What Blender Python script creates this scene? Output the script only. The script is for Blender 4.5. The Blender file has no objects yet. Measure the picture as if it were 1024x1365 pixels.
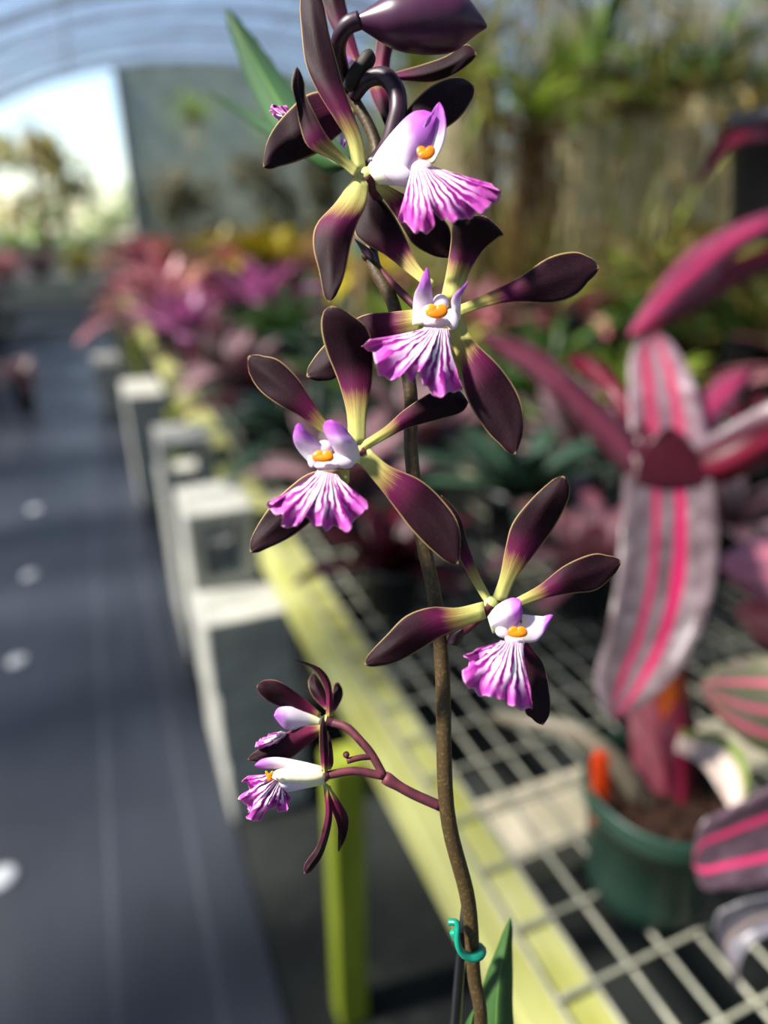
import bpy, bmesh, math, random
from mathutils import Vector, Matrix
R = random.Random(7)
sc = bpy.context.scene
COL = sc.collection
PI = math.pi

# ------------------------------------------------------------------ camera
FPX = 900.0
CAMP = Vector((0, 0, 1.35))
PIT, YAW = math.radians(23.5), math.radians(22.5)
FW = Vector((math.sin(YAW)*math.cos(PIT), math.cos(YAW)*math.cos(PIT), -math.sin(PIT)))
RT = Vector((math.cos(YAW), -math.sin(YAW), 0))
UP = RT.cross(FW)
cam = bpy.data.cameras.new('camera')
co = bpy.data.objects.new('camera', cam); COL.objects.link(co)
co.matrix_world = Matrix(((RT.x, UP.x, -FW.x, CAMP.x), (RT.y, UP.y, -FW.y, CAMP.y), (RT.z, UP.z, -FW.z, CAMP.z), (0, 0, 0, 1)))
cam.sensor_fit = 'VERTICAL'; cam.sensor_height = 36.0; cam.sensor_width = 27.0
cam.lens = FPX/1365*36; cam.clip_start = 0.01; cam.clip_end = 200
cam.dof.use_dof = True; cam.dof.focus_distance = 0.218; cam.dof.aperture_fstop = 3.4
cam.dof.aperture_blades = 0
sc.camera = co

def U(px, py, d):
    return CAMP + (FW + RT*((px-512)/FPX) - UP*((py-682.5)/FPX))*d
def W(px, py, z):
    r = FW + RT*((px-512)/FPX) - UP*((py-682.5)/FPX)
    return CAMP + r*((z-CAMP.z)/r.z)

# ------------------------------------------------------------------ object helpers
def tag(o, label=None, cat=None, group=None, kind=None):
    for k, v in (('label', label), ('category', cat), ('group', group), ('kind', kind)):
        if v: o[k] = v
    return o
def empty(name, loc, label, cat, group=None):
    o = bpy.data.objects.new(name, None); COL.objects.link(o); o.location = loc
    o.empty_display_size = 0.05
    return tag(o, label, cat, group)
def link(name, me, parent=None):
    o = bpy.data.objects.new(name, me); COL.objects.link(o)
    if parent is not None:
        o.parent = parent
    return o
class MB:
    """collects geometry; uv per vertex"""
    def __init__(s): s.v = []; s.f = []; s.uv = []
    def add(s, v, f, uv=None):
        n = len(s.v); s.v += [Vector(p) for p in v]
        s.f += [tuple(i+n for i in q) for q in f]
        s.uv += list(uv) if uv else [(0.5, 0.5)]*len(v)
        return s
    def mesh(s, name, mat, smooth=True, shift=None):
        me = bpy.data.meshes.new(name)
        vs = [p-shift for p in s.v] if shift is not None else s.v
        me.from_pydata([tuple(p) for p in vs], [], s.f)
        if smooth: me.polygons.foreach_set('use_smooth', [True]*len(me.polygons))
        uvl = me.uv_layers.new(name='UVMap')
        buf = []
        for l in me.loops:
            buf += s.uv[l.vertex_index]
        uvl.data.foreach_set('uv', buf)
        me.materials.append(mat)
        bm = bmesh.new(); bm.from_mesh(me); bmesh.ops.recalc_face_normals(bm, faces=bm.faces); bm.to_mesh(me); bm.free()
        me.update()
        return me
    def obj(s, name, mat, parent=None, smooth=True, root=None):
        """mesh in world coordinates; root = world location of the parent chain"""
        sh = None
        if root is not None: sh = Vector(root)
        return link(name, s.mesh(name, mat, smooth, sh), parent)

def herm(pts, u):
    n = len(pts)-1
    x = min(max(u, 0), 1)*n
    i = min(int(x), n-1); t = x-i
    p0, p1 = pts[i], pts[i+1]
    m0 = [(b-a)/2 for a, b in zip(pts[i-1], pts[i+1])] if i > 0 else [b-a for a, b in zip(p0, p1)]
    m1 = [(b-a)/2 for a, b in zip(pts[i], pts[i+2])] if i+2 <= n else [b-a for a, b in zip(p0, p1)]
    t2, t3 = t*t, t*t*t
    return [(2*t3-3*t2+1)*a+(t3-2*t2+t)*c+(-2*t3+3*t2)*b+(t3-t2)*d for a, b, c, d in zip(p0, p1, m0, m1)]

def lerpk(keys, t):
    if t <= keys[0][0]: return keys[0][1]
    for (a, x), (b, y) in zip(keys, keys[1:]):
        if t <= b:
            k = (t-a)/(b-a); k = k*k*(3-2*k)
            return x+(y-x)*k
    return keys[-1][1]

def strip(mb, st, tip, dk, cup=0.0, crease=0.0, thick=0.0006, n=26, m=10, g=0.25, wav=0.0, ph=0.0, tf=None):
    """petal / leaf bounded by a left and a right outline; dk = distance keys along its length.
    g = share of the length that carries the base colour (v = .25 there)."""
    P = [list(map(float, s)) for s in st]
    P.append([tip[0], tip[1], tip[0], tip[1]])
    # clean param by centre length
    cen = [((a+c)/2, (b+d)/2) for a, b, c, d in P]
    L = [0]
    for a, b in zip(cen, cen[1:]): L.append(L[-1]+math.hypot(b[0]-a[0], b[1]-a[1]))
    tot = L[-1]
    rows = []
    NS = len(P)-1
    wmax = max(math.hypot(a-c, b-d) for a, b, c, d in P)
    for i in range(n+1):
        u = i/n
        # denser sampling near the tip
        if u > .8: u = .8+.2*(1-(1-(u-.8)/.2)**1.8)
        x = u*NS; k = min(int(x), NS-1); fr = x-k
        q = herm(P, u)
        if k == NS-1:            # rounded end: width closes like a circle, not a spike
            c0 = P[-2]; w = max(0, 1-fr**1.7)**.8
            cx = (q[0]+q[2])/2; cy = (q[1]+q[3])/2
            hx = (c0[2]-c0[0])/2; hy = (c0[3]-c0[1])/2
            qx = (q[2]-q[0])/2; qy = (q[3]-q[1])/2
            hx = hx*.6*w+qx*.4; hy = hy*.6*w+qy*.4
            q = [cx-hx, cy-hy, cx+hx, cy+hy]
        rows.append((q, (L[k]+(L[k+1]-L[k])*fr)/tot))
    top, uvs = [], []
    for q, t in rows:
        w = math.hypot(q[0]-q[2], q[1]-q[3])/wmax
        v = t/g*.25 if t < g else .25+(t-g)/(1-g)*.75
        for j in range(m+1):
            s = j/m
            e = s*2-1
            d = lerpk(dk, t)+w*(cup*e*e-crease*(1-abs(e)))+wav*math.sin(t*11+e*2.2+ph)*abs(e)*t
            top.append(U(q[0]+(q[2]-q[0])*s, q[1]+(q[3]-q[1])*s, d)); uvs.append((s, v))
    N = len(top); mm = m+1
    back = []
    for p, (s, v) in zip(top, uvs):
        edge = min(1, 4*(0.5-abs(s-.5))+.15)
        back.append(p+(p-CAMP).normalized()*thick*edge)
    f = []
    for i in range(n):
        for j in range(m):
            a = i*mm+j
            f.append((a, a+1, a+mm+1, a+mm)); f.append((N+a, N+a+mm, N+a+mm+1, N+a+1))
    for i in range(n):
        for j in (0, m):
            a = i*mm+j; f.append((a, a+mm, N+a+mm, N+a))
    for j in range(m):
        f.append((j, j+1, N+j+1, N+j)); a = n*mm+j; f.append((a, a+1, N+a+1, N+a))
    mb.add(top+back, f, uvs+uvs)
    return mb

def tube(mb, pts, rad, seg=10, cap=True, flat=1.0):
    pts = [Vector(p) for p in pts]
    n = len(pts)
    if not isinstance(rad, (list, tuple)): rad = [rad]*n
    v, f, uv = [], [], []
    t0 = (pts[1]-pts[0]).normalized()
    a = t0.orthogonal().normalized()
    for i, p in enumerate(pts):
        t = (pts[min(i+1, n-1)]-pts[max(i-1, 0)]).normalized()
        a = (a-t*a.dot(t)).normalized(); b = t.cross(a)
        for k in range(seg):
            an = 2*PI*k/seg
            v.append(p+(a*math.cos(an)+b*math.sin(an)*flat)*rad[i]); uv.append((k/seg, i/(n-1)))
    for i in range(n-1):
        for k in range(seg):
            q = i*seg+k; r = i*seg+(k+1) % seg
            f.append((q, r, r+seg, q+seg))
    if cap:
        f.append(tuple(range(seg))[::-1]); f.append(tuple((n-1)*seg+k for k in range(seg)))
    mb.add(v, f, uv)
    return mb

def smooth_path(pts, n=30):
    return [Vector(herm([list(p) for p in pts], i/n)) for i in range(n+1)]

def lathe(mb, prof, c=(0, 0, 0), seg=32):
    c = Vector(c); v, f, uv = [], [], []
    n = len(prof)
    for i, (r, z) in enumerate(prof):
        for k in range(seg):
            an = 2*PI*k/seg
            v.append(c+Vector((r*math.cos(an), r*math.sin(an), z))); uv.append((k/seg, i/(n-1)))
    for i in range(n-1):
        for k in range(seg):
            q = i*seg+k; r = i*seg+(k+1) % seg
            f.append((q, r, r+seg, q+seg))
    mb.add(v, f, uv); return mb

def ellipsoid(mb, c, ax, seg=16, ring=10, fn=None):
    c = Vector(c); v, f = [], []
    for i in range(ring+1):
        th = PI*i/ring
        for k in range(seg):
            an = 2*PI*k/seg
            d = (math.sin(th)*math.cos(an), math.sin(th)*math.sin(an), math.cos(th))
            s = fn(*d) if fn else 1
            v.append(c+(ax[0]*d[0]+ax[1]*d[1]+ax[2]*d[2])*s)
    for i in range(ring):
        for k in range(seg):
            q = i*seg+k; r = i*seg+(k+1) % seg
            f.append((q, r, r+seg, q+seg))
    mb.add(v, f); return mb

def box(mb, x0, x1, y0, y1, z0, z1):
    v = [(x, y, z) for z in (z0, z1) for y in (y0, y1) for x in (x0, x1)]
    f = [(0, 2, 3, 1), (4, 5, 7, 6), (0, 1, 5, 4), (2, 6, 7, 3), (0, 4, 6, 2), (1, 3, 7, 5)]
    mb.add(v, f, [(p[0], p[1]) for p in v]); return mb

def bevel(o, w=.004, seg=2):
    b = o.modifiers.new('bevel', 'BEVEL'); b.width = w; b.segments = seg; b.limit_method = 'ANGLE'
    return o

# ------------------------------------------------------------------ materials
def lin(h):
    h = h.lstrip('#'); r = []
    for i in (0, 2, 4):
        c = int(h[i:i+2], 16)/255
        r.append(c/12.92 if c <= .04045 else ((c+.055)/1.055)**2.4)
    return (*r, 1)
class M:
    def __init__(s, name, rough=.5, spec=.5):
        s.m = bpy.data.materials.new(name); s.m.use_nodes = True
        s.t = s.m.node_tree; s.n = s.t.nodes; s.n.clear()
        s.out = s.n.new('ShaderNodeOutputMaterial'); s.b = s.n.new('ShaderNodeBsdfPrincipled')
        s.t.links.new(s.b.outputs[0], s.out.inputs[0])
        s.b.inputs['Roughness'].default_value = rough
        s.b.inputs['Specular IOR Level'].default_value = spec
    def node(s, typ, **kw):
        x = s.n.new('ShaderNode'+typ)
        for k, v in kw.items(): setattr(x, k, v)
        return x
    def ln(s, a, b): s.t.links.new(a, b)
    def val(s, x, sock):
        if hasattr(x, 'links') or hasattr(x, 'is_linked'): s.ln(x, sock)
        else: sock.default_value = x
    def uv(s):
        if not hasattr(s, '_uv'):
            u = s.node('UVMap'); u.uv_map = 'UVMap'; sp = s.node('SeparateXYZ'); s.ln(u.outputs[0], sp.inputs[0])
            s._uv = (sp.outputs[0], sp.outputs[1], u.outputs[0])
        return s._uv
    def math(s, op, a, b=0.0, c=None, clamp=False):
        x = s.node('Math', operation=op); x.use_clamp = clamp
        s.val(a, x.inputs[0]); s.val(b, x.inputs[1])
        if c is not None: s.val(c, x.inputs[2])
        return x.outputs[0]
    def ss(s, x, a, b, lo=0.0, hi=1.0):
        m = s.node('MapRange', interpolation_type='SMOOTHSTEP'); s.val(x, m.inputs[0])
        m.inputs[1].default_value = a; m.inputs[2].default_value = b; m.inputs[3].default_value = lo; m.inputs[4].default_value = hi
        return m.outputs[0]
    def mix(s, f, a, b):
        m = s.node('Mix', data_type='RGBA'); s.val(f, m.inputs[0]); s.val(a, m.inputs[6]); s.val(b, m.inputs[7]); return m.outputs[2]
    def noise(s, scale, vec=None, detail=3, rough=.5, sx=1, sy=1, sz=1, dist=0):
        nz = s.node('TexNoise'); nz.inputs['Scale'].default_value = scale; nz.inputs['Detail'].default_value = detail
        nz.inputs['Roughness'].default_value = rough; nz.inputs['Distortion'].default_value = dist
        if vec is None:
            tc = s.node('TexCoord'); vec = tc.outputs['Object']
        mp = s.node('Mapping'); mp.inputs['Scale'].default_value = (sx, sy, sz); s.ln(vec, mp.inputs[0]); s.ln(mp.outputs[0], nz.inputs['Vector'])
        return nz.outputs[0]
    def ramp(s, f, stops):
        r = s.node('ValToRGB'); e = r.color_ramp.elements
        e[0].position, e[0].color = stops[0][0], lin(stops[0][1]); e[1].position, e[1].color = stops[-1][0], lin(stops[-1][1])
        for p, c in stops[1:-1]:
            x = e.new(p); x.color = lin(c)
        s.val(f, r.inputs[0]); return r.outputs[0]
    def col(s, c): s.val(lin(c) if isinstance(c, str) else c, s.b.inputs['Base Color']); return s
    def bump(s, h, st=.3, d=.001):
        b = s.node('Bump'); b.inputs['Strength'].default_value = st; b.inputs['Distance'].default_value = d
        s.ln(h, b.inputs['Height']); s.ln(b.outputs[0], s.b.inputs['Normal']); return s
    def trans(s, w, colr=None):
        """thin leaf: light passes through it"""
        tr = s.node('BsdfTranslucent'); mx = s.node('MixShader'); mx.inputs[0].default_value = w
        src = s.b.inputs['Base Color']
        if src.is_linked: s.ln(src.links[0].from_socket, tr.inputs[0])
        else: tr.inputs[0].default_value = src.default_value
        if src.is_linked is False and colr: tr.inputs[0].default_value = lin(colr)
        s.ln(s.b.outputs[0], mx.inputs[1]); s.ln(tr.outputs[0], mx.inputs[2]); s.ln(mx.outputs[0], s.out.inputs[0]); return s

def mat_plain(name, c, rough=.5, c2=None, scale=20, spec=.5, bump=0):
    m = M(name, rough, spec)
    nz = m.noise(scale)
    m.col(m.mix(m.ss(nz, .3, .7), lin(c), lin(c2 or c)))
    if bump: m.bump(nz, bump)
    return m

def mat_tepal(name='orchid_tepal', dark='#220614', mid='#5a103c', base='#a9a45c', rim='#a58b62'):
    m = M(name, .6, .16)
    u, v, uv = m.uv()
    st = m.noise(1.0, uv, 3, .6, 26, 2.2, 1)
    vv = m.math('ADD', v, m.math('MULTIPLY', m.math('SUBTRACT', st, .5), .26))
    body = m.ramp(vv, [(0, '#c2c274'), (.14, base), (.24, '#84683f'), (.31, mid), (.5, dark), (.75, '#15040b'), (1, '#1f0912')])
    fine = m.noise(1.0, uv, 2, .5, 46, 30, 1)
    body = m.mix(m.ss(fine, .45, .8, 0, .22), body, lin('#5a2038'))
    e = m.math('ABSOLUTE', m.math('SUBTRACT', u, .5))
    edge = m.math('MAXIMUM', m.ss(e, .455, .492), m.ss(v, .975, .997))
    body = m.mix(m.math('MULTIPLY', edge, .85), body, lin(rim))
    m.col(body)
    m.bump(m.noise(1.0, uv, 2, .5, 60, 8, 1), .25, .0004)
    return m.trans(.1)
def mat_lip():
    m = M('orchid_lip', .5, .2)
    u, v, uv = m.uv()
    wob = m.noise(1.0, uv, 2, .5, 7, 4, 1)
    ph = m.math('ADD', m.math('MULTIPLY', u, 14*PI*2), m.math('MULTIPLY', wob, 8.5))
    sn = m.math('SINE', ph)
    wid = m.noise(1.0, uv, 2, .5, 12, 3, 1)
    line = m.ss(m.math('ADD', sn, m.math('MULTIPLY', m.math('SUBTRACT', wid, .5), 2.0)), -.2, .25)
    u2 = m.math('ABSOLUTE', m.math('SUBTRACT', u, .5))
    bg = m.ramp(m.math('ADD', v, m.math('MULTIPLY', m.math('MULTIPLY', u2, u2), 1.1)), [(0, '#fbf0f6'), (.5, '#faf0f8'), (.7, '#e4aede'), (.9, '#bd4cb0'), (1.05, '#c65cb4')])
    lf = m.math('MULTIPLY', line, m.ss(v, .99, .7, .2, 1.0))
    c = m.mix(lf, bg, lin('#8c1480'))
    c = m.mix(m.ss(v, .955, .99), c, lin('#d997c4'))
    m.col(c)
    m.bump(m.noise(1.0, uv, 3, .5, 20, 5, 1), .3, .0006)
    return m.trans(.22)
def mat_lobe(name='orchid_side_lobe', sh=0.0):
    m = M(name, .5, .2)
    u, v, uv = m.uv()
    nz = m.noise(1.0, uv, 2, .5, 3, 3, 1)
    t = m.math('ADD', m.math('SUBTRACT', v, sh), m.math('MULTIPLY', m.math('SUBTRACT', nz, .5), .35))
    m.col(m.ramp(t, [(0, '#eef0c6'), (.12, '#f1e9ee'), (.45, '#e9d9ef'), (.68, '#c17fd2'), (.9, '#ad4fc0'), (1, '#b354bb')]))
    return m.trans(.3)

TEPAL = mat_tepal().m
TEPAL_RED = mat_tepal('orchid_tepal_back', '#430f28', '#66183c', '#a39a58', '#8d5a55').m
LIP = mat_lip().m; LOBE = mat_lobe().m; LOBEW = mat_lobe('orchid_side_lobe_pale', .18).m
WHITE_T = mat_plain('orchid_throat', '#f3eaf0', .4, '#e9d3ea', 200).trans(.2).m
ANTHER = mat_plain('anther_orange', '#ef8a06', .35, '#d87404', 400).m
KNOB = mat_plain('orchid_green_base', '#c4cc7c', .45, '#a5ab5e', 200).m
_m = M('orchid_stem', .55, .4); _n = _m.noise(900, None, 2); _m.col(_m.mix(_m.ss(_n, .5, .68), lin('#3e3019'), lin('#544423'))); _m.bump(_n, .3, .0003); STEM = _m.m
PEDI = mat_plain('orchid_pedicel', '#5e2c36', .55, '#46222c', 200, .25).m
PEDD = mat_plain('orchid_pedicel_dark', '#32142a', .45, '#24101f', 200).m
BLACKBR = mat_plain('dry_stem_tip', '#17120f', .7, '#231b16', 300).m
_m = M('orchid_bud', .35, .5); _u, _v, _uv = _m.uv(); _m.col(_m.mix(_m.noise(1.0, _uv, 3, .5, 3, 14, 1), lin('#31102a'), lin('#4c1c40'))); BUD = _m.m

def mat_brome(name, base, base2, stripe, pos, tipc=None, width=.045, rough=.35, pale='#c9bcc2', palew=.5, tr=.15, red=None):
    """strap leaf with lengthwise stripes"""
    m = M(name, rough, .5)
    u, v, uv = m.uv()
    isl = m.node('NewGeometry').outputs['Random Per Island']
    oi = m.node('ObjectInfo').outputs['Random']
    bn = m.noise(1.0, uv, 4, .6, 5, 9, 1)
    c = m.mix(m.ss(bn, .35, .65), lin(base), lin(base2))
    band = m.noise(1.0, uv, 3, .6, 1.6, 5, 1)
    c = m.mix(m.math('MULTIPLY', m.ss(band, .52, .72), palew), c, lin(pale))
    wob = m.math('MULTIPLY', m.math('SUBTRACT', m.noise(1.0, uv, 2, .5, 2, 2, 1), .5), .06)
    uu = m.math('ADD', u, wob)
    for p, w in pos:
        d = m.math('ABSOLUTE', m.math('SUBTRACT', uu, p))
        c = m.mix(m.ss(d, w, w*.45), c, lin(stripe))
    if red: c = m.mix(m.ss(v, .55, .0, 0, .85), c, lin(red))
    if tipc: c = m.mix(m.ss(v, .55, 1.0, 0, .8), c, lin(tipc))
    hv = m.node('HueSaturation')
    m.val(m.math('ADD', .94, m.math('MULTIPLY', isl, .12)) if False else .5, hv.inputs[0])
    m.ln(m.math('ADD', .7, m.math('MULTIPLY', isl, .6)), hv.inputs[2]); m.ln(c, hv.inputs[4])
    m.col(hv.outputs[0])
    return m.trans(tr).m
B_HERO = mat_brome('striped_leaf', '#614e52', '#857478', '#c01a58', [(.36, .05), (.62, .085)], None, palew=.5, pale='#c4b6b8')
B_HERO_UP = mat_brome('upright_striped_leaf', '#96707e', '#b599a2', '#d84a72', [(.3, .12), (.66, .1)], None, pale='#e6d6da', palew=.7, tr=.3)
B_WINE = mat_brome('wine_leaf', '#3a0a18', '#4f1022', '#7c1834', [(.5, .12)], None, palew=.08, tr=.2)
B_RED = mat_brome('red_leaf', '#4c0a1a', '#6a1026', '#94203e', [(.5, .2)], None, palew=.05, tr=.35)
B_ROSE = mat_brome('rose_leaf', '#b06a80', '#c48496', '#e08aa0', [(.3, .08), (.6, .1)], None, pale='#d8c0c4', palew=.4, tr=.3)
B_CUP = mat_brome('cup_leaf', '#3a0712', '#520c1c', '#480a18', [(.5, .1)], None, palew=.0, tr=.15)
B_DUSK = mat_brome('dusky_leaf', '#4c1c2a', '#6a3444', '#7c3046', [(.5, .15)], None, pale='#a8808c', palew=.3, tr=.2)
B_PINKTOP = mat_brome('pink_leaf', '#8a3a58', '#a84a6c', '#d8467a', [(.5, .22)], None, pale='#c99ab0', palew=.35, tr=.35)
B_PALE = mat_brome('greypink_leaf', '#6f5a62', '#8a767c', '#95586e', [(.5, .1)], None, pale='#b0a4a8', palew=.4)
B_GREENPK = mat_brome('greenpink_leaf', '#56603f', '#6b5f55', '#c25a72', [(.28, .05), (.55, .05), (.8, .06)], None, pale='#c8b69a', palew=.3)
B_DARKPK = mat_brome('darkpink_leaf', '#3b2c36', '#54404c', '#bd2f62', [(.3, .05), (.7, .06)], None, pale='#8c7f8a', palew=.4)
B_GREY = mat_brome('darkgrey_leaf', '#3f3d46', '#605d66', '#8c7868', [(.5, .04)], None, pale='#9a95a0', palew=.5)
B_SALMON = mat_brome('salmon_leaf', '#d98484', '#c76c74', '#e8a5a0', [(.5, .2)], None, palew=.3, tr=.3)
B_GREYGREEN = mat_brome('greygreen_leaf', '#777462', '#8c8672', '#8a6f5e', [(.5, .1)], None, palew=.2)
B_SHEATH = mat_brome('leaf_sheath', '#6d3340', '#8a4a54', '#7a2040', [(.6, .2)], None, pale='#a88d88', palew=.4)
B_RUST = mat_brome('rust_leaf', '#a04418', '#7a3414', '#a8501c', [(.5, .2)], None, palew=.1)
B_VARI = mat_brome('variegated_leaf', '#d8c8bc', '#c8b0ac', '#7d9440', [(.88, .22)], None, palew=.2, tr=.3)
B_OLIVE = mat_brome('olive_leaf', '#5f5a34', '#4c4a2c', '#7a7048', [(.5, .1)], None, palew=.1)
# distant plants
FOL = {
 'pink': mat_brome('foliage_pink', '#bf7482', '#d29a9e', '#e4b6b4', [(.5, .2)], '#c05878', pale='#e6ccc4', palew=.5, tr=.45),
 'purple': mat_brome('foliage_purple', '#b0689c', '#c884b4', '#dca4cc', [(.5, .2)], '#a04a78', pale='#c8a0c0', palew=.4, tr=.45),
 'maroon': mat_brome('foliage_maroon', '#4a1524', '#66202e', '#8a2c40', [(.5, .15)], None, pale='#8a6a70', palew=.3, tr=.45),
 'wine': mat_brome('foliage_wine', '#380a16', '#521020', '#6e1a30', [(.5, .15)], None, pale='#7a5560', palew=.2, tr=.45),
 'grey': mat_brome('foliage_greypink', '#776066', '#94807f', '#a06072', [(.4, .08), (.65, .08)], None, pale='#bcaead', palew=.5, tr=.45),
 'green': mat_brome('foliage_green', '#4c7030', '#688c42', '#90ae58', [(.5, .15)], None, pale='#9fb383', palew=.3, tr=.45),
 'deep': mat_brome('foliage_deepgreen', '#24382a', '#345040', '#4c6a4e', [(.5, .1)], None, pale='#7d9a8c', palew=.35, tr=.45),
 'lime': mat_brome('foliage_lime', '#94b038', '#b0c84c', '#ccd868', [(.5, .2)], None, pale='#c9d58c', palew=.3, tr=.5),
 'yellow': mat_brome('foliage_yellow', '#ccbc1e', '#dccc38', '#e8dc60', [(.5, .2)], '#b4ac28', pale='#ece090', palew=.2, tr=.5),
 'orange': mat_brome('foliage_orange', '#b5652c', '#c78034', '#8d4a2a', [(.5, .2)], None, pale='#dcae78', palew=.2, tr=.45),
 'olive': mat_brome('foliage_olive', '#8a8e44', '#a3a24c', '#b8b25c', [(.5, .15)], '#b8a250', pale='#b8b082', palew=.3, tr=.5),
 'straw': mat_brome('foliage_straw', '#ab9a5c', '#c2b070', '#8d7844', [(.5, .15)], '#c4ac70', pale='#c8b88c', palew=.3, tr=.5),
}
_m = M('orchid_leaf', .45, .4); _u, _v, _uv = _m.uv(); _e = _m.math('ABSOLUTE', _m.math('SUBTRACT', _u, .5)); _m.col(_m.mix(_m.ss(_e, .05, .0), _m.mix(_m.noise(1.0, _uv, 2, .5, 20, 3, 1), lin('#2a4a24'), lin('#3a5c2c')), lin('#55783a'))); OLEAF = _m.trans(.15).m
GREENPOT = mat_plain('green_pot_plastic', '#1c372e', .42, '#213f34', 8, .4).m
BLACKPOT = mat_plain('black_pot_plastic', '#15171b', .45, '#1d2025', 10).m
SOIL = mat_plain('bark_mix', '#170d09', .9, '#38241a', 120, .2, .8).m
TAGM = mat_plain('orange_tag_plastic', '#f04a12', .4, '#e2400c', 10).m
WIRE = mat_plain('galvanised_wire', '#7f8072', .45, '#9a9988', 60).m
_m = M('painted_rail_wood', .6, .35)
_n = _m.noise(9, None, 4, .6, 1, .35, 1); _n2 = _m.noise(30, None, 4, .7, 1, .2, 1)
_m.col(_m.mix(_m.ss(_n2, .55, .75, 0, .6), _m.mix(_m.ss(_n, .35, .65), lin('#84863c'), lin('#a3a468')), lin('#c4c29c'))); _m.bump(_n2, .3, .002); RAIL = _m.m
_m = M('green_post_wood', .6, .35); _n = _m.noise(16, None, 4, .6, 1, 1, .15)
_m.col(_m.mix(_m.ss(_n, .35, .65), lin('#7d8c1e'), lin('#a5ad40'))); _m.bump(_n, .3, .002); POST = _m.m
BEAM = mat_plain('bench_beam_wood', '#a09880', .8, '#c2b8a0', 22, .2, .3).m
_m = M('concrete', .9, .2); _n = _m.noise(14, None, 5, .65); _n2 = _m.noise(160, None, 3, .6)
_m.col(_m.mix(_m.ss(_n, .3, .7), lin('#8f908a'), lin('#b0afa6'))); _m.bump(_n2, .5, .002); CONC = _m.m
_m = M('weed_mat_fabric', .42, .6)
_n = _m.noise(3, None, 4, .6, 1, .35, 1); _w = _m.noise(260, None, 2, .5)
_c = _m.mix(_m.ss(_n, .3, .7), lin('#191d24'), lin('#262b34'))
_tc = _m.node('TexCoord'); _sp = _m.node('SeparateXYZ'); _m.ln(_tc.outputs['Object'], _sp.inputs[0])
for _p in (-.16, .02, -.62):
    _d = _m.math('ABSOLUTE', _m.math('SUBTRACT', _sp.outputs[0], _p)); _c = _m.mix(_m.ss(_d, .009, .002, 0, .3), _c, lin('#52575f'))
_m.col(_c); _m.bump(_w, .25, .001); MAT = _m.m
_m = M('dirty_ground', .85, .2); _n = _m.noise(2.6, None, 5, .65); _n2 = _m.noise(9, None, 5, .65)
_m.col(_m.mix(_m.ss(_n2, .55, .75, 0, .8), _m.mix(_m.ss(_n, .35, .65), lin('#16191a'), lin('#262a27')), lin('#40443a'))); _m.bump(_n2, .5, .006); GROUND = _m.m
WHITEPL = mat_plain('white_plastic', '#9a9ea4', .6, '#8a8f96', 10).m
STAKE = mat_plain('black_stake', '#0d0f12', .4, '#15171a', 50).m
TIE = mat_plain('teal_twist_tie', '#0f8f72', .35, '#0c7d66', 100).m
PIPE = mat_plain('galvanised_pipe', '#7c8288', .4, '#90969b', 20).m
MOSS = mat_plain('grey_moss', '#b0a67c', .9, '#d6cca0', 6, .1).trans(.5).m
ROOT = mat_plain('aerial_root', '#b8a67c', .8, '#d4c8a0', 5, .1).m
ROOTB = mat_plain('brown_root', '#5c442c', .85, '#80603c', 5, .1).m
BASKET = mat_plain('basket_wood', '#5a462e', .8, '#7a6040', 12, .2).m

# ------------------------------------------------------------------ setting
b = MB(); box(b, -30, 30, -6, 60, -.05, 0); tag(b.obj('floor', GROUND, smooth=False), kind='structure')
b = MB()
NX, NY = 12, 60                      # woven mat lies in long low ripples
vv, ff = [], []
for j in range(NY+1):
    for i in range(NX+1):
        x = -1.05+1.175*i/NX; y = -2+14*j/NY
        vv.append((x, y, .006+.0025*math.sin(x*14+y*.6)+.002*math.sin(y*3+x*5)))
for j in range(NY):
    for i in range(NX):
        a = j*(NX+1)+i; ff.append((a, a+1, a+NX+2, a+NX+1))
b.add(vv, ff); tag(b.obj('floor_mat', MAT), kind='structure')

# tunnel roof: cloth over hoops
RCX, RA, RB = 2.8, 6.1, 4.0
def arch(an): return (RCX-RA*math.cos(an), RB*math.sin(an))
_m = M('shade_cloth', .8, .1)
_tc = _m.node('TexCoord'); _sp = _m.node('SeparateXYZ'); _m.ln(_tc.outputs['Object'], _sp.inputs[0])
_n = _m.noise(1.4, None, 3, .6, 1.2, 1, 1.2)
_y = _m.math('ADD', _sp.outputs[1], _m.math('MULTIPLY', _n, .7))
_s = _m.math('SINE', _m.math('MULTIPLY', _y, 2*PI/1.15))
_s2 = _m.math('SINE', _m.math('MULTIPLY', _y, 2*PI/.47))
_o = _m.math('ADD', _m.math('MULTIPLY', _s, .2), _m.math('MULTIPLY', _s2, .14))
_op = _m.math('ADD', .70, _o, clamp=True)
_tr = _m.node('BsdfTransparent'); _tr.inputs[0].default_value = (.86, .9, .97, 1); _tl = _m.node('BsdfTranslucent'); _tl.inputs[0].default_value = lin('#6f7c92')
_m.col('#58657c')
_mx = _m.node('MixShader'); _mx.inputs[0].default_value = .15; _m.ln(_m.b.outputs[0], _mx.inputs[1]); _m.ln(_tl.outputs[0], _mx.inputs[2])
_mx2 = _m.node('MixShader'); _m.ln(_op, _mx2.inputs[0]); _m.ln(_tr.outputs[0], _mx2.inputs[1]); _m.ln(_mx.outputs[0], _mx2.inputs[2]); _m.ln(_mx2.outputs[0], _m.out.inputs[0])
CLOTH = _m.m
b = MB(); n = 48; v, f = [], []
for k, th in enumerate((0, .01)):
    for j, y in enumerate((-3, 3, 9, 15)):
        for i in range(n+1):
            x, z = arch(PI*i/n); v.append((x*(1), y, z+.03+th))
        if j:
            for i in range(n):
                a = (k*4+j)*(n+1)+i; f.append((a, a+1, a-n, a-n-1))
b.add(v[:4*(n+1)], [q for q in f if max(q) < 4*(n+1)])
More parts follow.
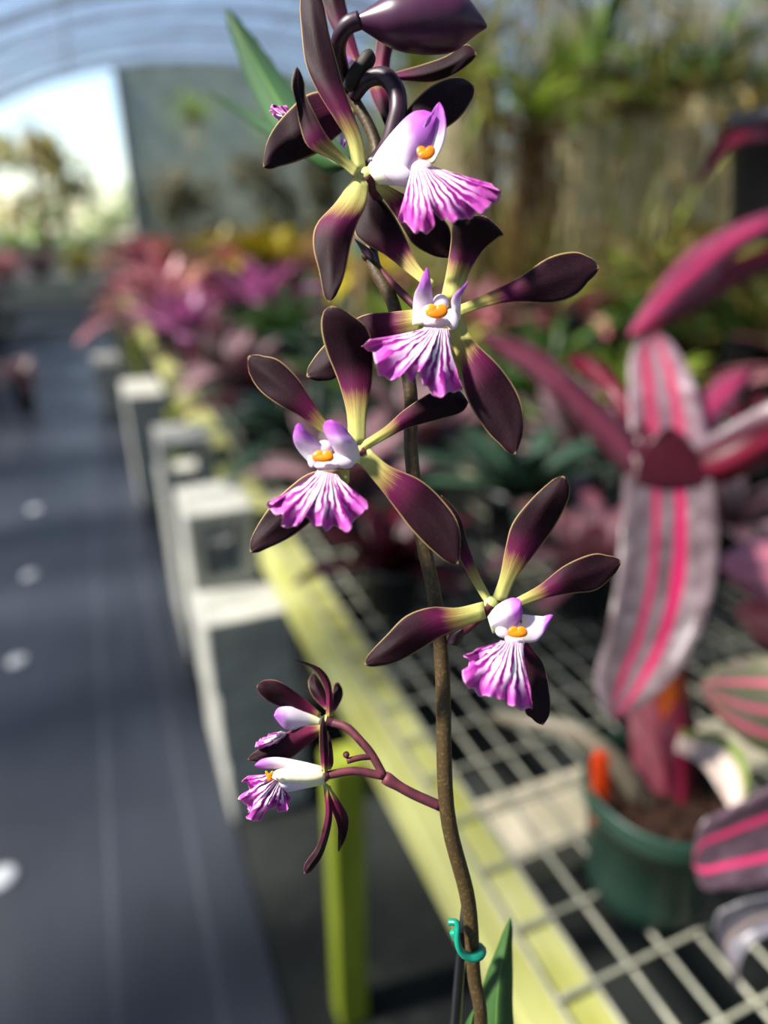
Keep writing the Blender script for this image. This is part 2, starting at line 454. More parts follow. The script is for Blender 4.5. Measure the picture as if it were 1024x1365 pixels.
tag(b.obj('ceiling', CLOTH), kind='structure')
for j in range(16):
    b = MB(); y = -2.9+j*1.19
    tube(b, [Vector((arch(PI*i/30)[0], y, arch(PI*i/30)[1])) for i in range(31)], .022, 8)
    tag(b.obj('ceiling_beam', PIPE), kind='structure')
for j, an in enumerate((.36*PI, .52*PI, .68*PI)):
    b = MB(); x, z = arch(an); tube(b, [(x, -3, z-.02), (x, 15, z-.02)], .016, 8); tag(b.obj('ceiling_beam', PIPE), kind='structure')
# far end wall: dark slatted shade wall to the right of a tall opening
_m = mat_plain('end_wall_cloth', '#9aa398', .9, '#7d877a', 3, .1).trans(.5)
_t = _m.node('BsdfTransparent'); _x = _m.node('MixShader'); _x.inputs[0].default_value = .22
_m.ln(_m.out.inputs[0].links[0].from_socket, _x.inputs[1]); _m.ln(_t.outputs[0], _x.inputs[2]); _m.ln(_x.outputs[0], _m.out.inputs[0]); ENDW = _m.m
b = MB(); v, f = [], []
xs = [1.0+(8.7-1.0)*i/30 for i in range(31)]
for x in xs:
    zt = RB*math.sqrt(max(0, 1-((x-RCX)/RA)**2)); v += [(x, 15, 0), (x, 15, zt), (x, 15.06, 0), (x, 15.06, zt)]
for i in range(30):
    a = i*4; f += [(a, a+4, a+5, a+1), (a+2, a+3, a+7, a+6), (a+1, a+5, a+7, a+3)]
b.add(v, f); tag(b.obj('wall_back', ENDW, smooth=False), kind='structure')
b = MB(); v, f = [], []
for i in range(41):
    x = RCX-RA+2*RA*i/40; v += [(x, -3.0, 0), (x, -3.0, arch(math.acos(max(-1, min(1, (RCX-x)/RA))))[1])]
for i in range(40): f.append((2*i, 2*i+2, 2*i+3, 2*i+1))
b.add(v, f); tag(b.obj('wall_front_added', ENDW, smooth=False), kind='structure')  # unseen wall added behind the camera to keep sky light off front faces
b = MB(); box(b, -3.3, 1.0, 14.97, 15.07, 0, .75); tag(b.obj('wall_back_low', ENDW, smooth=False), kind='structure')
for x in (-1.55, 1.0):
    b = MB(); zt = RB*math.sqrt(max(0, 1-((x-RCX)/RA)**2)); box(b, x-.05, x+.05, 14.9, 15.1, 0, zt); tag(b.obj('door_frame_post', PIPE, smooth=False), kind='structure')

# white drip marks on the aisle mat: round plastic pin heads
for i, (x, y, lab) in enumerate([(-.379, 1.291, 'white round ground pin in the mat at the frame edge, nearest of the row'), (-.409, 2.167, 'white round ground pin in the aisle mat, second from the camera'),
                            (-.405, 2.798, 'white round ground pin in the aisle mat, third from the camera'), (-.425, 3.542, 'white round ground pin in the aisle mat, farthest of the row')]):
    b = MB(); lathe(b, [(0, .011), (.02, .011), (.03, .008), (.033, .0), (0, -.02)], (0, 0, 0), 20)
    o = b.obj('ground_pin', WHITEPL); o.location = (x, y, .009); tag(o, lab, 'ground pin', 'white pins along the aisle mat')

# ------------------------------------------------------------------ concrete blocks
def block_mesh(lx, ly, lz, cores, wall=.032):
    """cores run along y"""
    xs = [0, wall]
    if cores == 2: xs += [lx/2-wall/2, lx/2+wall/2]
    if cores: xs += [lx-wall, lx]
    else: xs = [0, lx]
    zs = [0, wall, lz-wall, lz] if cores else [0, lz]
    bm = bmesh.new(); V = {}
    def vt(i, k): 
        if (i, k) not in V: V[(i, k)] = bm.verts.new((xs[i], 0, zs[k]))
        return V[(i, k)]
    fs = []
    for i in range(len(xs)-1):
        for k in range(len(zs)-1):
            if cores and k == 1 and i % 2 == 1: continue
            fs.append(bm.faces.new((vt(i, k), vt(i+1, k), vt(i+1, k+1), vt(i, k+1))))
    r = bmesh.ops.extrude_face_region(bm, geom=fs)
    for g in r['geom']:
        if isinstance(g, bmesh.types.BMVert): g.co.y += ly
    bmesh.ops.recalc_face_normals(bm, faces=bm.faces)
    me = bpy.data.meshes.new('concrete_block'); bm.to_mesh(me); bm.free(); me.materials.append(CONC); return me
BM_SOLID = block_mesh(.19, .39, .188, 0); BM_HALF = block_mesh(.15, .19, .19, 1); BM_HOL = block_mesh(.39, .19, .19, 2, .03)
def blk(me, x, y, z, rz, lab, grp=None):
    o = link('concrete_block', me); o.location = (x, y, z); o.rotation_euler = (0, 0, rz); bevel(o, .006); tag(o, lab, 'concrete block', grp)
blk(BM_SOLID, .122, 1.25, 0, 0, 'grey concrete block at the foot of the nearest block stack')
blk(BM_SOLID, .118, 1.25, .19, 0, 'grey concrete block in the middle of the nearest block stack')
blk(BM_SOLID, .112, 1.252, .38, 0, 'grey concrete block topping the smooth-faced nearest stack, sunlit on top')
blk(BM_HALF, .112, 1.40, .569, 0, 'hollow concrete block standing on the nearest stack beside the wooden rail')
for k in range(3):
    blk(BM_SOLID, .116, 1.97, .19*k, 0, ['concrete block at the foot of the second stack, mostly hidden', 'concrete block in the middle of the second stack', 'third concrete block up in the second stack, under the open hollow block'][k])
blk(BM_HALF, .112, 1.97, .569, 0, 'open hollow concrete block with sunlit frame on top of the second stack')
for k in range(3):
    blk(BM_SOLID, .07, 3.42, .19*k, 0, ['grey concrete block at the foot of the third stack along the aisle', 'grey concrete block in the middle of the third stack along the aisle', 'grey concrete block on top of the third stack along the aisle'][k])
blk(BM_SOLID, -.06, 5.4, 0, 0, 'blurred pale concrete block, lower of the pair farthest down the aisle')
blk(BM_SOLID, -.07, 5.4, .19, 0, 'blurred pale concrete block, upper of the pair farthest down the aisle')

# ------------------------------------------------------------------ wire bench
bench = empty('wire_bench', (0, 0, 0), 'long wire mesh plant bench with yellow-green painted wooden rail along the aisle', 'bench')
b = MB(); box(b, .265, .35, -.55, 7.2, .612, .668); bevel(b.obj('rail', RAIL, bench, False), .005)
b = MB(); box(b, 1.68, 1.76, -.55, 7.2, .612, .668); bevel(b.obj('rail', RAIL, bench, False), .005)
b = MB()
x = .304
while x < 1.75:
    tube(b, [(x, -.55, .672), (x, 7.2, .672)], .0027, 6, False); x += .0433
y = -.50
while y < 7.2:
    tube(b, [(.302, y, .677), (1.75, y, .677)], .0025, 6, False); y += .0733
tag(b.obj('wire_mesh', WIRE, bench), 'pale galvanised wire grid')
for y in (.745, 2.9, 5.0, 7.0):
    for x0 in (.214, 1.758):
        b = MB(); box(b, x0, x0+.053, y-.0265, y+.0265, 0, .6125); bevel(b.obj('post', POST, bench, False), .004)
for y in (.50, 1.62, 3.05, 4.6, 6.2):
    b = MB(); box(b, .352, 1.678, y-.05, y+.05, .622, .667); bevel(b.obj('cross_beam', BEAM, bench, False), .004)

# ------------------------------------------------------------------ rosettes
def leaf3(mb, base, az, el, L, w, droop, chan=.25, n=9, m=4, th=.0012, twist=0.0, point=1.3, wb=.7):
    """strap leaf in 3D: starts at elevation el, bends down by droop over its length"""
    p = Vector(base); seg = L/n
    h = Vector((math.cos(az), math.sin(az), 0)); side = Vector((-math.sin(az), math.cos(az), 0))
    top, uv = [], []
    for i in range(n+1):
        t = i/n
        e = el-droop*(t**1.3)
        d = h*math.cos(e)+Vector((0, 0, 1))*math.sin(e)
        nrm = side.cross(d)*-1
        if nrm.dot(Vector((0, 0, 1))) < 0 and e < PI/2: nrm = -nrm
        a = twist*t
        sd = side*math.cos(a)+nrm*math.sin(a); nn = nrm*math.cos(a)-side*math.sin(a)
        ww = w*(wb+(1-wb)*math.sin(min(1, t*1.6)*PI/2))*(max(0, 1-t**4.5)**(1/point))+.0008
        for j in range(m+1):
            s = j/m*2-1
            top.append(p+sd*(s*ww/2)+nn*(chan*ww*s*s*(1-.5*t))); uv.append((j/m, t))
        p = p+d*seg
    N = len(top); mm = m+1
    c = Vector(base)
    f = []
    back = [q+Vector((0, 0, -th)) for q in top]
    for i in range(n):
        for j in range(m):
            a = i*mm+j; f.append((a, a+1, a+mm+1, a+mm)); f.append((N+a, N+a+mm, N+a+mm+1, N+a+1))
        for j in (0, m):
            a = i*mm+j; f.append((a, a+mm, N+a+mm, N+a))
    for j in range(m):
        f.append((j, j+1, N+j+1, N+j)); a = n*mm+j; f.append((a, a+1, N+a+1, N+a))
    mb.add(top+back, f, uv+uv)

def rosette(nl, L, w, seed, upr=1.25, low=.25, droop=1.1, chan=.2):
    r = random.Random(seed); mb = MB()
    for i in range(nl):
        t = i/(nl-1)
        az = i*2.399963+r.uniform(-.2, .2)
        el = upr+(low-upr)*t+r.uniform(-.12, .12)
        leaf3(mb, (.012*math.cos(az), .012*math.sin(az), 0), az, el, L*(.62+.38*t)*r.uniform(.85, 1.12), w*r.uniform(.85, 1.15), droop*(.35+.65*t)*r.uniform(.7, 1.3), chan, twist=r.uniform(-.25, .25))
    return mb
def grassy(nl, L, w, seed, droop=1.6):
    r = random.Random(seed); mb = MB()
    for i in range(nl):
        az = r.uniform(0, 2*PI)
        leaf3(mb, (r.uniform(-.03, .03), r.uniform(-.03, .03), 0), az, r.uniform(.7, 1.5), L*r.uniform(.5, 1.2), w*r.uniform(.7, 1.2), droop*r.uniform(.4, 1.3), .15, n=8, m=2, twist=r.uniform(-1, 1))
    return mb
SHAPES = {
 'a': [rosette(20, .26, .042, s) for s in (1, 2, 3)],
 'b': [rosette(26, .24, .03, s, 1.35, .1, 1.0) for s in (4, 5)],
 'w': [rosette(15, .24, .06, s, 1.2, .2, .9) for s in (6, 7)],
 'g': [grassy(34, .34, .016, s) for s in (8, 9)],
}
MESHC = {}
def fol_mesh(shape, k, mk):
    key = (shape, k, mk)
    if key not in MESHC: MESHC[key] = SHAPES[shape][k].mesh('foliage', FOL[mk])
    return MESHC[key]
pot_b = MB(); lathe(pot_b, [(0, 0), (.052, 0), (.056, .004), (.066, .1), (.072, .1), (.073, .122), (.068, .122), (.066, .105), (0, .105)], (0, 0, 0), 24)
POTME = {'black': pot_b.mesh('pot', BLACKPOT), 'green': pot_b.mesh('pot', GREENPOT)}
def plant(x, y, zb, shape, mk, scale, lab, grp=None, pot='black', name='potted_bromeliad', cat='bromeliad', rz=None, tall=1.0):
    e = empty(name, (x, y, zb), lab, cat, grp)
    p = link('pot', POTME[pot], e); p.scale = (min(scale, 1.3),)*2+(min(scale, 1.3)*tall,)
    k = R.randrange(len(SHAPES[shape]))
    fo = link('foliage', fol_mesh(shape, k, mk), e); fo.location = (0, 0, .1*min(scale, 1.3)*tall); fo.scale = (scale,)*3
    fo.rotation_euler = (0, 0, R.uniform(0, 6.28) if rz is None else rz)
    return e

BZ = .6797
#  aisle-side and near bench plants: x, y, shape, colour, scale, label
near = [
 (.43, 1.00, 'w', 'wine', .85, 'dark red bromeliad in a black pot just behind the orchid stem, at the rail'),
 (.76, .86, 'w', 'pink', .95, 'salmon-pink bromeliad on the open mesh left of the striped hanging leaf'),
 (.45, 1.33, 'w', 'grey', 1.15, 'grey-pink bromeliad beside the rail behind the nearest hollow block'),
 (.47, 1.72, 'a', 'deep', 1.2, 'deep green bromeliad beside the rail behind the left-facing dark petals'),
 (.80, 1.15, 'a', 'deep', 1.15, 'dark green bromeliad on the mesh behind the lowest front-facing flower'),
 (.72, 1.52, 'w', 'grey', 1.35, 'grey-pink wide-leaved bromeliad arching behind the two middle flowers'),
 (1.10, .88, 'w', 'grey', 1.0, 'grey-pink bromeliad low on the mesh behind the striped hanging leaf'),
 (1.08, 1.32, 'w', 'grey', 1.2, 'greyish pink bromeliad behind the tall striped bromeliad'),
 (1.42, 1.10, 'a', 'wine', 1.2, 'wine-red bromeliad right behind the striped rosette cup'),
 (.44, 2.12, 'w', 'wine', 1.1, 'dark wine bromeliad leaning over the rail above the second block stack'),
 (.80, 2.02, 'a', 'green', 1.4, 'green bromeliad in the middle of the bench behind the leftmost flower'),
 (1.15, 1.80, 'a', 'green', 1.35, 'leaf-green bromeliad seen past the dark petal pointing down right'),
 (1.52, 1.60, 'a', 'lime', 1.4, 'lime green bromeliad on the far edge of the bench'),
 (.46, 2.6, 'w', 'grey', 1.2, 'pale grey bromeliad beside the rail, just before the yellow group'),
 (.88, 2.55, 'a', 'deep', 1.5, 'blue-green bromeliad mid-bench below the yellow plants'),
 (1.25, 2.35, 'a', 'olive', 1.4, 'olive-tinged bromeliad mid-bench right of the yellow plants'),
 (1.55, 2.15, 'a', 'green', 1.5, 'mid-green bromeliad on the bench far edge under the hanging orchids'),
 (.46, 3.05, 'w', 'maroon', 1.2, 'maroon bromeliad over the rail below the magenta bromeliad'),
]
for x, y, s, mk, k, lab in near: plant(x, y, BZ, s, mk, k, lab)
mid = [
 (.40, 3.55, 'w', 'purple', 1.6, 'magenta bromeliad leaning over the aisle end of the rail', 1.1),
 (.36, 4.15, 'a', 'pink', 1.9, 'pale pink bromeliad spilling over the rail towards the aisle', 1.1),
 (.80, 3.1, 'a', 'green', 1.6, 'green bromeliad behind the magenta one', 1.2),
 (.85, 3.75, 'w', 'purple', 1.9, 'purple bromeliad with broad leaves under the brightest yellow plant', 1.8),
 (1.25, 2.85, 'a', 'lime', 1.6, 'yellow-green bromeliad left of the upper flower stem', 1.3),
 (1.6, 2.75, 'a', 'pink', 1.5, 'pink bromeliad against the beige post', 1.6),
 (.45, 4.8, 'b', 'pink', 2.1, 'dense pink bromeliad at the middle of the pink drift by the aisle', 1.3),
 (.98, 4.3, 'a', 'yellow', 2.0, 'bright yellow bromeliad standing above the pink drift', 3.0),
 (1.45, 3.8, 'a', 'yellow', 1.9, 'golden yellow bromeliad next to the beige post', 2.6),
 (1.5, 4.6, 'w', 'pink', 2.0, 'rose bromeliad behind the golden yellow one', 2.4),
 (.45, 5.4, 'a', 'maroon', 2.0, 'dusky maroon bromeliad far along the rail', 1.6),
 (.98, 5.1, 'b', 'pink', 2.1, 'pale rose bromeliad behind the bright yellow one', 2.2),
 (.45, 6.1, 'b', 'pink', 2.2, 'soft pink bromeliad far along the rail before the bench end', 1.8),
 (.98, 5.9, 'a', 'olive', 2.1, 'olive bromeliad far back in the pink drift', 2.4),
 (1.5, 5.5, 'a', 'yellow', 2.1, 'blurred yellow bromeliad at the back of the bench', 2.6),
 (.50, 6.85, 'a', 'orange', 2.1, 'orange-brown bromeliad at the last spot by the aisle', 2.0),
 (1.0, 6.75, 'a', 'maroon', 2.2, 'maroon bromeliad near the far end of the bench', 2.4),
 (1.5, 6.5, 'b', 'pink', 2.1, 'pink bromeliad at the far inner corner of the bench', 2.4),
]
for x, y, s, mk, k, lab, tl in mid: plant(x, y, BZ, s, mk, k, lab, tall=tl)

# second bench (right), plants mass under the hanging orchids
bench2 = empty('wire_bench', (0, 0, 0), 'grey far bench full of plants beyond the first bench, mostly hidden', 'bench')
b = MB(); box(b, 2.15, 3.5, .4, 7.2, .60, .64); b.obj('bench_top', WIRE, bench2, False)
for y in (.6, 3.4, 7.0):
    for x in (2.2, 3.4):
        b = MB(); box(b, x, x+.06, y, y+.06, 0, .60); b.obj('post', POST, bench2, False)
cols2 = ['green', 'lime', 'deep', 'lime', 'pink', 'green', 'olive', 'lime', 'green', 'yellow', 'green', 'grey']
word = {'green': 'mid-green', 'lime': 'bright lime', 'deep': 'dark blue-green', 'olive': 'olive', 'pink': 'pink', 'maroon': 'maroon', 'yellow': 'yellow', 'grey': 'greyish'}
i = 0
for yy in (1.0, 1.5, 2.0, 2.5, 3.0, 3.6, 4.3, 5.0, 5.8, 6.6):
    for xx in (2.3, 2.8, 3.25):
        mk = cols2[(i*5+i//3) % len(cols2)]
        plant(xx+R.uniform(-.08, .08), yy+R.uniform(-.1, .1), .641, R.choice('aab'), mk, R.uniform(1.3, 1.7),
              f'{word[mk]} blurred bromeliad massed on the far bench below the hanging orchids', f'{word[mk]} bromeliads on the far bench', tall=R.choice((1, 1.4, 1.8)))
        i += 1
for i, (xx, yy, mk, kk) in enumerate([(2.55, 1.25, 'lime', 2.6), (3.0, 1.2, 'straw', 2.8), (2.5, 1.75, 'olive', 2.7), (3.05, 1.8, 'lime', 3.0), (2.55, 2.25, 'straw', 2.9), (3.0, 2.35, 'olive', 3.2), (2.55, 2.8, 'lime', 2.9), (3.05, 2.95, 'straw', 3.2),
        (2.55, 3.3, 'olive', 3.1), (3.0, 3.5, 'lime', 3.3), (2.55, 3.95, 'straw', 3.2), (3.0, 4.15, 'olive', 3.4), (2.55, 4.7, 'lime', 3.3), (3.0, 5.0, 'straw', 3.4), (2.5, 5.5, 'olive', 3.4)]):
    plant(xx, yy, .641, 'g', mk, kk, f'tall {dict(lime="lime green", straw="straw-coloured", olive="olive")[mk]} grassy plant standing on the far bench behind the bromeliads', f'{mk} grassy plants on the far bench', name='strap_leaved_plant', cat='plant')
# left of the aisle
plant(-.60, 5.85, .0, 'b', 'grey', 1.2, 'greyish purple bromeliad in a black pot standing on the aisle mat', tall=1.8)
bench3 = empty('plant_bench', (0, 0, 0), 'low far bench of pink plants across the end of the aisle', 'bench')
b = MB(); box(b, -3.0, .2, 10.9, 12.6, .52, .56); b.obj('bench_top', WIRE, bench3, False)
for x in (-2.9, -1.4, .1):
    for y in (10.95, 12.5):
        b = MB(); box(b, x-.03, x+.03, y-.03, y+.03, 0, .52); b.obj('post', WHITEPL, bench3, False)
for i in range(18):
    mk = ['pink', 'maroon', 'orange', 'pink', 'grey', 'olive'][i % 6]
    plant(-2.7+(i % 6)*.52, 11.15+(i//6)*.5, .561, R.choice('ab'), mk, R.uniform(1.6, 2.0), f'tiny blurred {dict(pink="pink", maroon="maroon", orange="orange", grey="grey-pink", olive="olive")[mk]} bromeliad on the bench at the end of the aisle', f'{mk} bromeliads at the aisle end')
for i in range(14):
    mk = ['pink', 'grey', 'maroon', 'green', 'olive'][i % 5]
    plant(.5+(i % 4)*.5, 8.0+(i//4)*.75, 0.0, R.choice('ab'), mk, R.uniform(2.0, 2.6), f'blurred {dict(pink="pink", grey="grey-pink", maroon="maroon", green="green", olive="olive")[mk]} bromeliad on the ground beyond the end of the bench', f'{mk} bromeliads beyond the bench', tall=2.4)
bench4 = empty('plant_bench', (0, 0, 0), 'bench of pink and maroon plants left of the aisle, cut by the left edge', 'bench')
b = MB(); box(b, -2.6, -1.1, 5.6, 10.2, .55, .59); b.obj('bench_top', WIRE, bench4, False)
for x in (-2.5, -1.16):
    for y in (5.7, 10.1):
        b = MB(); box(b, x-.03, x+.03, y-.03, y+.03, 0, .55); b.obj('post', WHITEPL, bench4, False)
for i, (x, y, mk) in enumerate([(-1.25, 6.6, 'pink'), (-1.3, 7.4, 'maroon'), (-1.25, 8.2, 'orange'), (-1.3, 9.0, 'pink'), (-1.25, 9.8, 'grey'), (-1.9, 8.6, 'pink'), (-1.9, 9.7, 'orange')]):
    plant(x, y, .591, 'ab'[i % 2], mk, 2.1, ['nearest pink bromeliad on the bench left of the aisle', 'maroon bromeliad on the bench left of the aisle', 'orange-brown bromeliad in front on the left bench', 'second pink bromeliad along the left bench edge', 'grey-pink bromeliad at the far end of the left bench', 'pink bromeliad in the rear row of the left bench', 'orange-brown bromeliad in the rear row of the left bench'][i])
# beige post standing in the bench area, with a green tie band
stk = empty('wooden_stake', (1.27, 3.35, .68), 'beige upright wooden stake among the yellow plants', 'stake')
b = MB(); box(b, -.03, .03, -.02, .02, 0, .62); bevel(b.obj('shaft', mat_plain('beige_wood', '#b8936a', .7, '#c8a67c', 20).m, stk, False), .003)
b = MB(); box(b, -.034, .034, -.024, .024, .50, .60); bevel(b.obj('band', mat_plain('mint_band', '#5fae90', .6, '#78bda2', 20).m, stk, False), .003)

# ------------------------------------------------------------------ hanging orchids and moss
for y, lab in ((2.35, 'grey pipe carrying the nearer row of hanging orchids'), (3.2, 'grey pipe carrying the farther row of hanging orchids')):
    b = MB(); tube(b, [(.3, y, 2.72), (6.5, y, 2.72)], .02, 8); tag(b.obj('ceiling_beam', PIPE), kind='structure')
def hanging(x, y, z, mk, seed, lab, grp, nroot, rl, sc_=1.0, rm=None):
    r = random.Random(seed)
    e = empty('hanging_orchid', (x, y, z), lab, 'hanging plant', grp)
    b = MB()
    for s in (0, 1, 2):
        a = s*2*PI/3; tube(b, [(.075*math.cos(a), .075*math.sin(a), .06), (0, 0, .32)], .0015, 4)
    tube(b, [(0, 0, .32), (0, 0, 2.72-z)], .0015, 4); b.obj('hanger', PIPE, e)
    b = MB()
    for q in range(4):
        for s in (-1, 1):
            o = .075 if q % 2 == 0 else 0
            if q % 2 == 0: box(b, -.09, .09, s*.07-.007, s*.07+.007, .016*q, .016*q+.012)
            else: box(b, s*.07-.007, s*.07+.007, -.09, .09, .016*q, .016*q+.012)
    b.obj('basket', BASKET, e, False)
    mb = MB()
    for i in range(26):
        leaf3(mb, (0, 0, .02), r.uniform(0, 2*PI), r.uniform(.1, 1.4), sc_*r.uniform(.25, .5), r.uniform(.018, .03), r.uniform(.8, 2.2), .3, n=8, m=2, twist=r.uniform(-.5, .5))
    mb.obj('foliage', FOL[mk], e)
    mb = MB()
    for i in range(nroot):
        a = r.uniform(0, 2*PI); q = r.uniform(0, .09); p = Vector((q*math.cos(a), q*math.sin(a), .02)); pts = [p]
        l = rl*r.uniform(.5, 1.15); dx, dy = r.uniform(-.09, .09), r.uniform(-.09, .09)
        for k in range(6):
            pts.append(pts[-1]+Vector((dx*.2+r.uniform(-.012, .012), dy*.2+r.uniform(-.012, .012), -l/6)))
        tube(mb, pts, [.004]*3+[.0035, .003, .0025, .001], 4)
    mb.obj('roots', rm or ROOT, e)
HG = [
 (1.25, 2.35, 1.72, 'olive', 'olive strap-leaved orchid in a hanging basket beside the top orchid bud'),
 (1.55, 2.35, 1.62, 'lime', 'lime-leaved hanging orchid with brown roots above the dark hollow'),
 (1.80, 2.35, 1.78, 'green', 'green hanging orchid in the middle of the hanging row'),
 (2.05, 2.35, 1.70, 'olive', 'yellow-olive hanging orchid with long pale roots'),
 (2.32, 2.35, 1.80, 'green', 'hanging orchid with long arching green leaves near the top corner'),
 (2.60, 2.35, 1.66, 'straw', 'straw-brown hanging orchid behind the black hanging pot'),
 (2.95, 2.35, 1.8, 'olive', 'olive hanging orchid by the right edge of the frame'),
 (1.50, 3.2, 1.9, 'lime', 'lime hanging orchid of the farther row, next to the big bud'),
 (1.85, 3.2, 1.75, 'olive', 'olive hanging orchid of the farther row, over the brown hollow'),
 (2.25, 3.2, 1.95, 'lime', 'lime-green hanging orchid of the farther row, mid-right'),
 (2.65, 3.2, 1.85, 'green', 'green hanging orchid of the farther row, mid-right'),
 (3.1, 3.2, 1.95, 'olive', 'olive hanging orchid of the farther row, far right'),
 (3.5, 3.2, 1.9, 'green', 'last green hanging orchid of the farther row'),
]
for i, (x, y, z, mk, lab) in enumerate(HG):
    hanging(x, y, z, mk, 50+i, lab, 'hanging orchids in wooden baskets', 34, .62 if y < 3 else .8, 1.15, ROOTB if i in (1, 8) else None)
for y, x0, x1, lab, nn, sd in ((3.55, 1.5, 4.6, 'curtain of grey-tan hanging moss behind the hanging orchids', 620, 3),):
    r = random.Random(sd); mb = MB()
    for i in range(nn):
        x = r.uniform(x0, x1); z = r.uniform(1.7, 2.9); p = Vector((x, y+r.uniform(-.25, .25), z)); pts = [p]; l = r.uniform(.5, 1.3)
        for k in range(7): pts.append(pts[-1]+Vector((r.uniform(-.03, .03), r.uniform(-.03, .03), -l/7)))
        tube(mb, pts, [r.uniform(.003, .008)]*7+[.001], 3, False)
    o = mb.obj('spanish_moss', MOSS); tag(o, lab, 'moss', None, 'stuff')
# bits of plants hung near the far opening and at the back
for i, (x, y, z, mk, lab) in enumerate([(-.3, 9.0, 2.05, 'straw', 'dark hanging basket against the bright opening at the tunnel end'), (-.9, 9.5, 1.75, 'olive', 'olive hanging basket low in the bright opening at the tunnel end'),
     (1.3, 8.5, 2.3, 'lime', 'yellow-green hanging basket right of the bright opening'), (2.2, 8.0, 2.25, 'lime', 'lime hanging basket in front of the far wall'), (3.0, 7.5, 2.0, 'green', 'green hanging basket in front of the far wall'),
     (-.2, 11.5, 1.6, 'olive', 'small olive hanging basket at the foot of the bright opening')]):
    hanging(x, y, z, mk, 90+i, lab, None, 14, .4, 1.3)

# trees and hedge outside
def leafmass(mb, c, rad, n, r, s):
    for i in range(n):
        d = Vector((r.gauss(0, 1), r.gauss(0, 1), r.gauss(0, 1))).normalized()*(r.random()**.4)
        p = Vector((c[0]+d.x*rad[0], c[1]+d.y*rad[1], c[2]+d.z*rad[2]))
        a = Vector((r.gauss(0, 1), r.gauss(0, 1), r.gauss(0, 1))).normalized()*s*r.uniform(.6, 1.3)
        q = a.orthogonal().normalized()*s*.45
        nn = a.cross(q).normalized()*s*.04
        mb.add([p-a, p+q+nn, p+a, p-q+nn, p-nn], [(0, 1, 2, 3), (1, 0, 4), (2, 1, 4), (3, 2, 4), (0, 3, 4)], [(.5, 0), (1, .5), (.5, 1), (0, .5), (.5, .5)])
r = random.Random(15)
mb = MB()
for i in range(26):
    x = r.uniform(1.4, 6.2); leafmass(mb, (x, 14.5, r.uniform(.3, 2.5)), (.45, .18, .4), 34, r, .15)
tag(mb.obj('climbing_foliage', FOL['straw']), 'pale olive climbing plants over the far end wall', 'climbing plants', None, 'stuff')
r = random.Random(5)
mb = MB()
for i in range(26): leafmass(mb, (11.4+r.uniform(-.4, .8), -2+i*.75, r.uniform(.6, 2.6)), (.8, .8, .9), 90, r, .16)
tag(mb.obj('hedge', FOL['green']), 'green hedge outside beyond the hanging orchids', 'hedge', None, 'stuff')
mb = MB()
for i in range(30): leafmass(mb, (-9+i*.75, 24+r.uniform(-.6, .6), r.uniform(.3, 1.9)), (.8, .7, .8), 90, r, .2)
tag(mb.obj('hedge', FOL['green']), 'green hedge outside the far end of the tunnel', 'hedge', None, 'stuff')
for i, (x, y, h, mk, lab) in enumerate([(-3.6, 21, 3.4, 'olive', 'pale tree outside, left part of the bright opening'), (-.9, 20, 3.3, 'olive', 'green tree outside the end of the tunnel'),
                                 (8.5, 21, 4.5, 'green', 'tall green tree beyond the back wall')]):
    e = empty('tree', (x, y, 0), lab, 'tree')
    b = MB(); tube(b, [(0, 0, 0), (.05, 0, h*.5), (0, .05, h)], [.12, .09, .03], 8); b.obj('trunk', BASKET, e)
    mb = MB()
    for k in range(7): leafmass(mb, (r.uniform(-1, 1), r.uniform(-.6, .6), h*r.uniform(.45, 1)), (.7, .6, .5), 80, r, .16)
    mb.obj('crown', FOL[mk], e)
# ------------------------------------------------------------------ the orchid
OR = Vector((.085, .125, .58))
orchid = empty('orchid', OR, 'tall dark-maroon and magenta orchid spike in bloom, sharp in front of everything', 'orchid')
def zc(s, ox, oy):
    return lambda *a: tuple((v/s+(ox if k % 2 == 0 else oy)) for k, v in enumerate(a))
z1 = zc(2.8444, 320, 0); z2 = zc(2.048, 320, 270); z3 = zc(3.0118, 300, 440); z4 = zc(2.6947, 460, 620); z5 = zc(3.0118, 300, 860); z6 = zc(2.207, 560, 1000)
idt = lambda *a: a
def petal(parent, z, st, tip, dk, name='sepal', mat=None, cup=.003, crease=.0012, g=.3, wav=.0012, ph=0.0, thick=.0007):
    mb = MB(); strip(mb, [z(*s) for s in st], z(*tip), dk, cup*.3, crease*.9, thick, g=g, wav=wav, ph=ph)
    return mb.obj(name, mat or TEPAL, parent, root=OR)
def lobe(parent, z, st, tip, dk, cup=.002, crease=0.0, mat=None):
    mb = MB(); strip(mb, [z(*s) for s in st], z(*tip), dk, cup*.5, crease, .0006, n=18, m=8, g=.25, wav=.0006)
    return mb.obj('side_lobe', mat or LOBE, parent, root=OR)
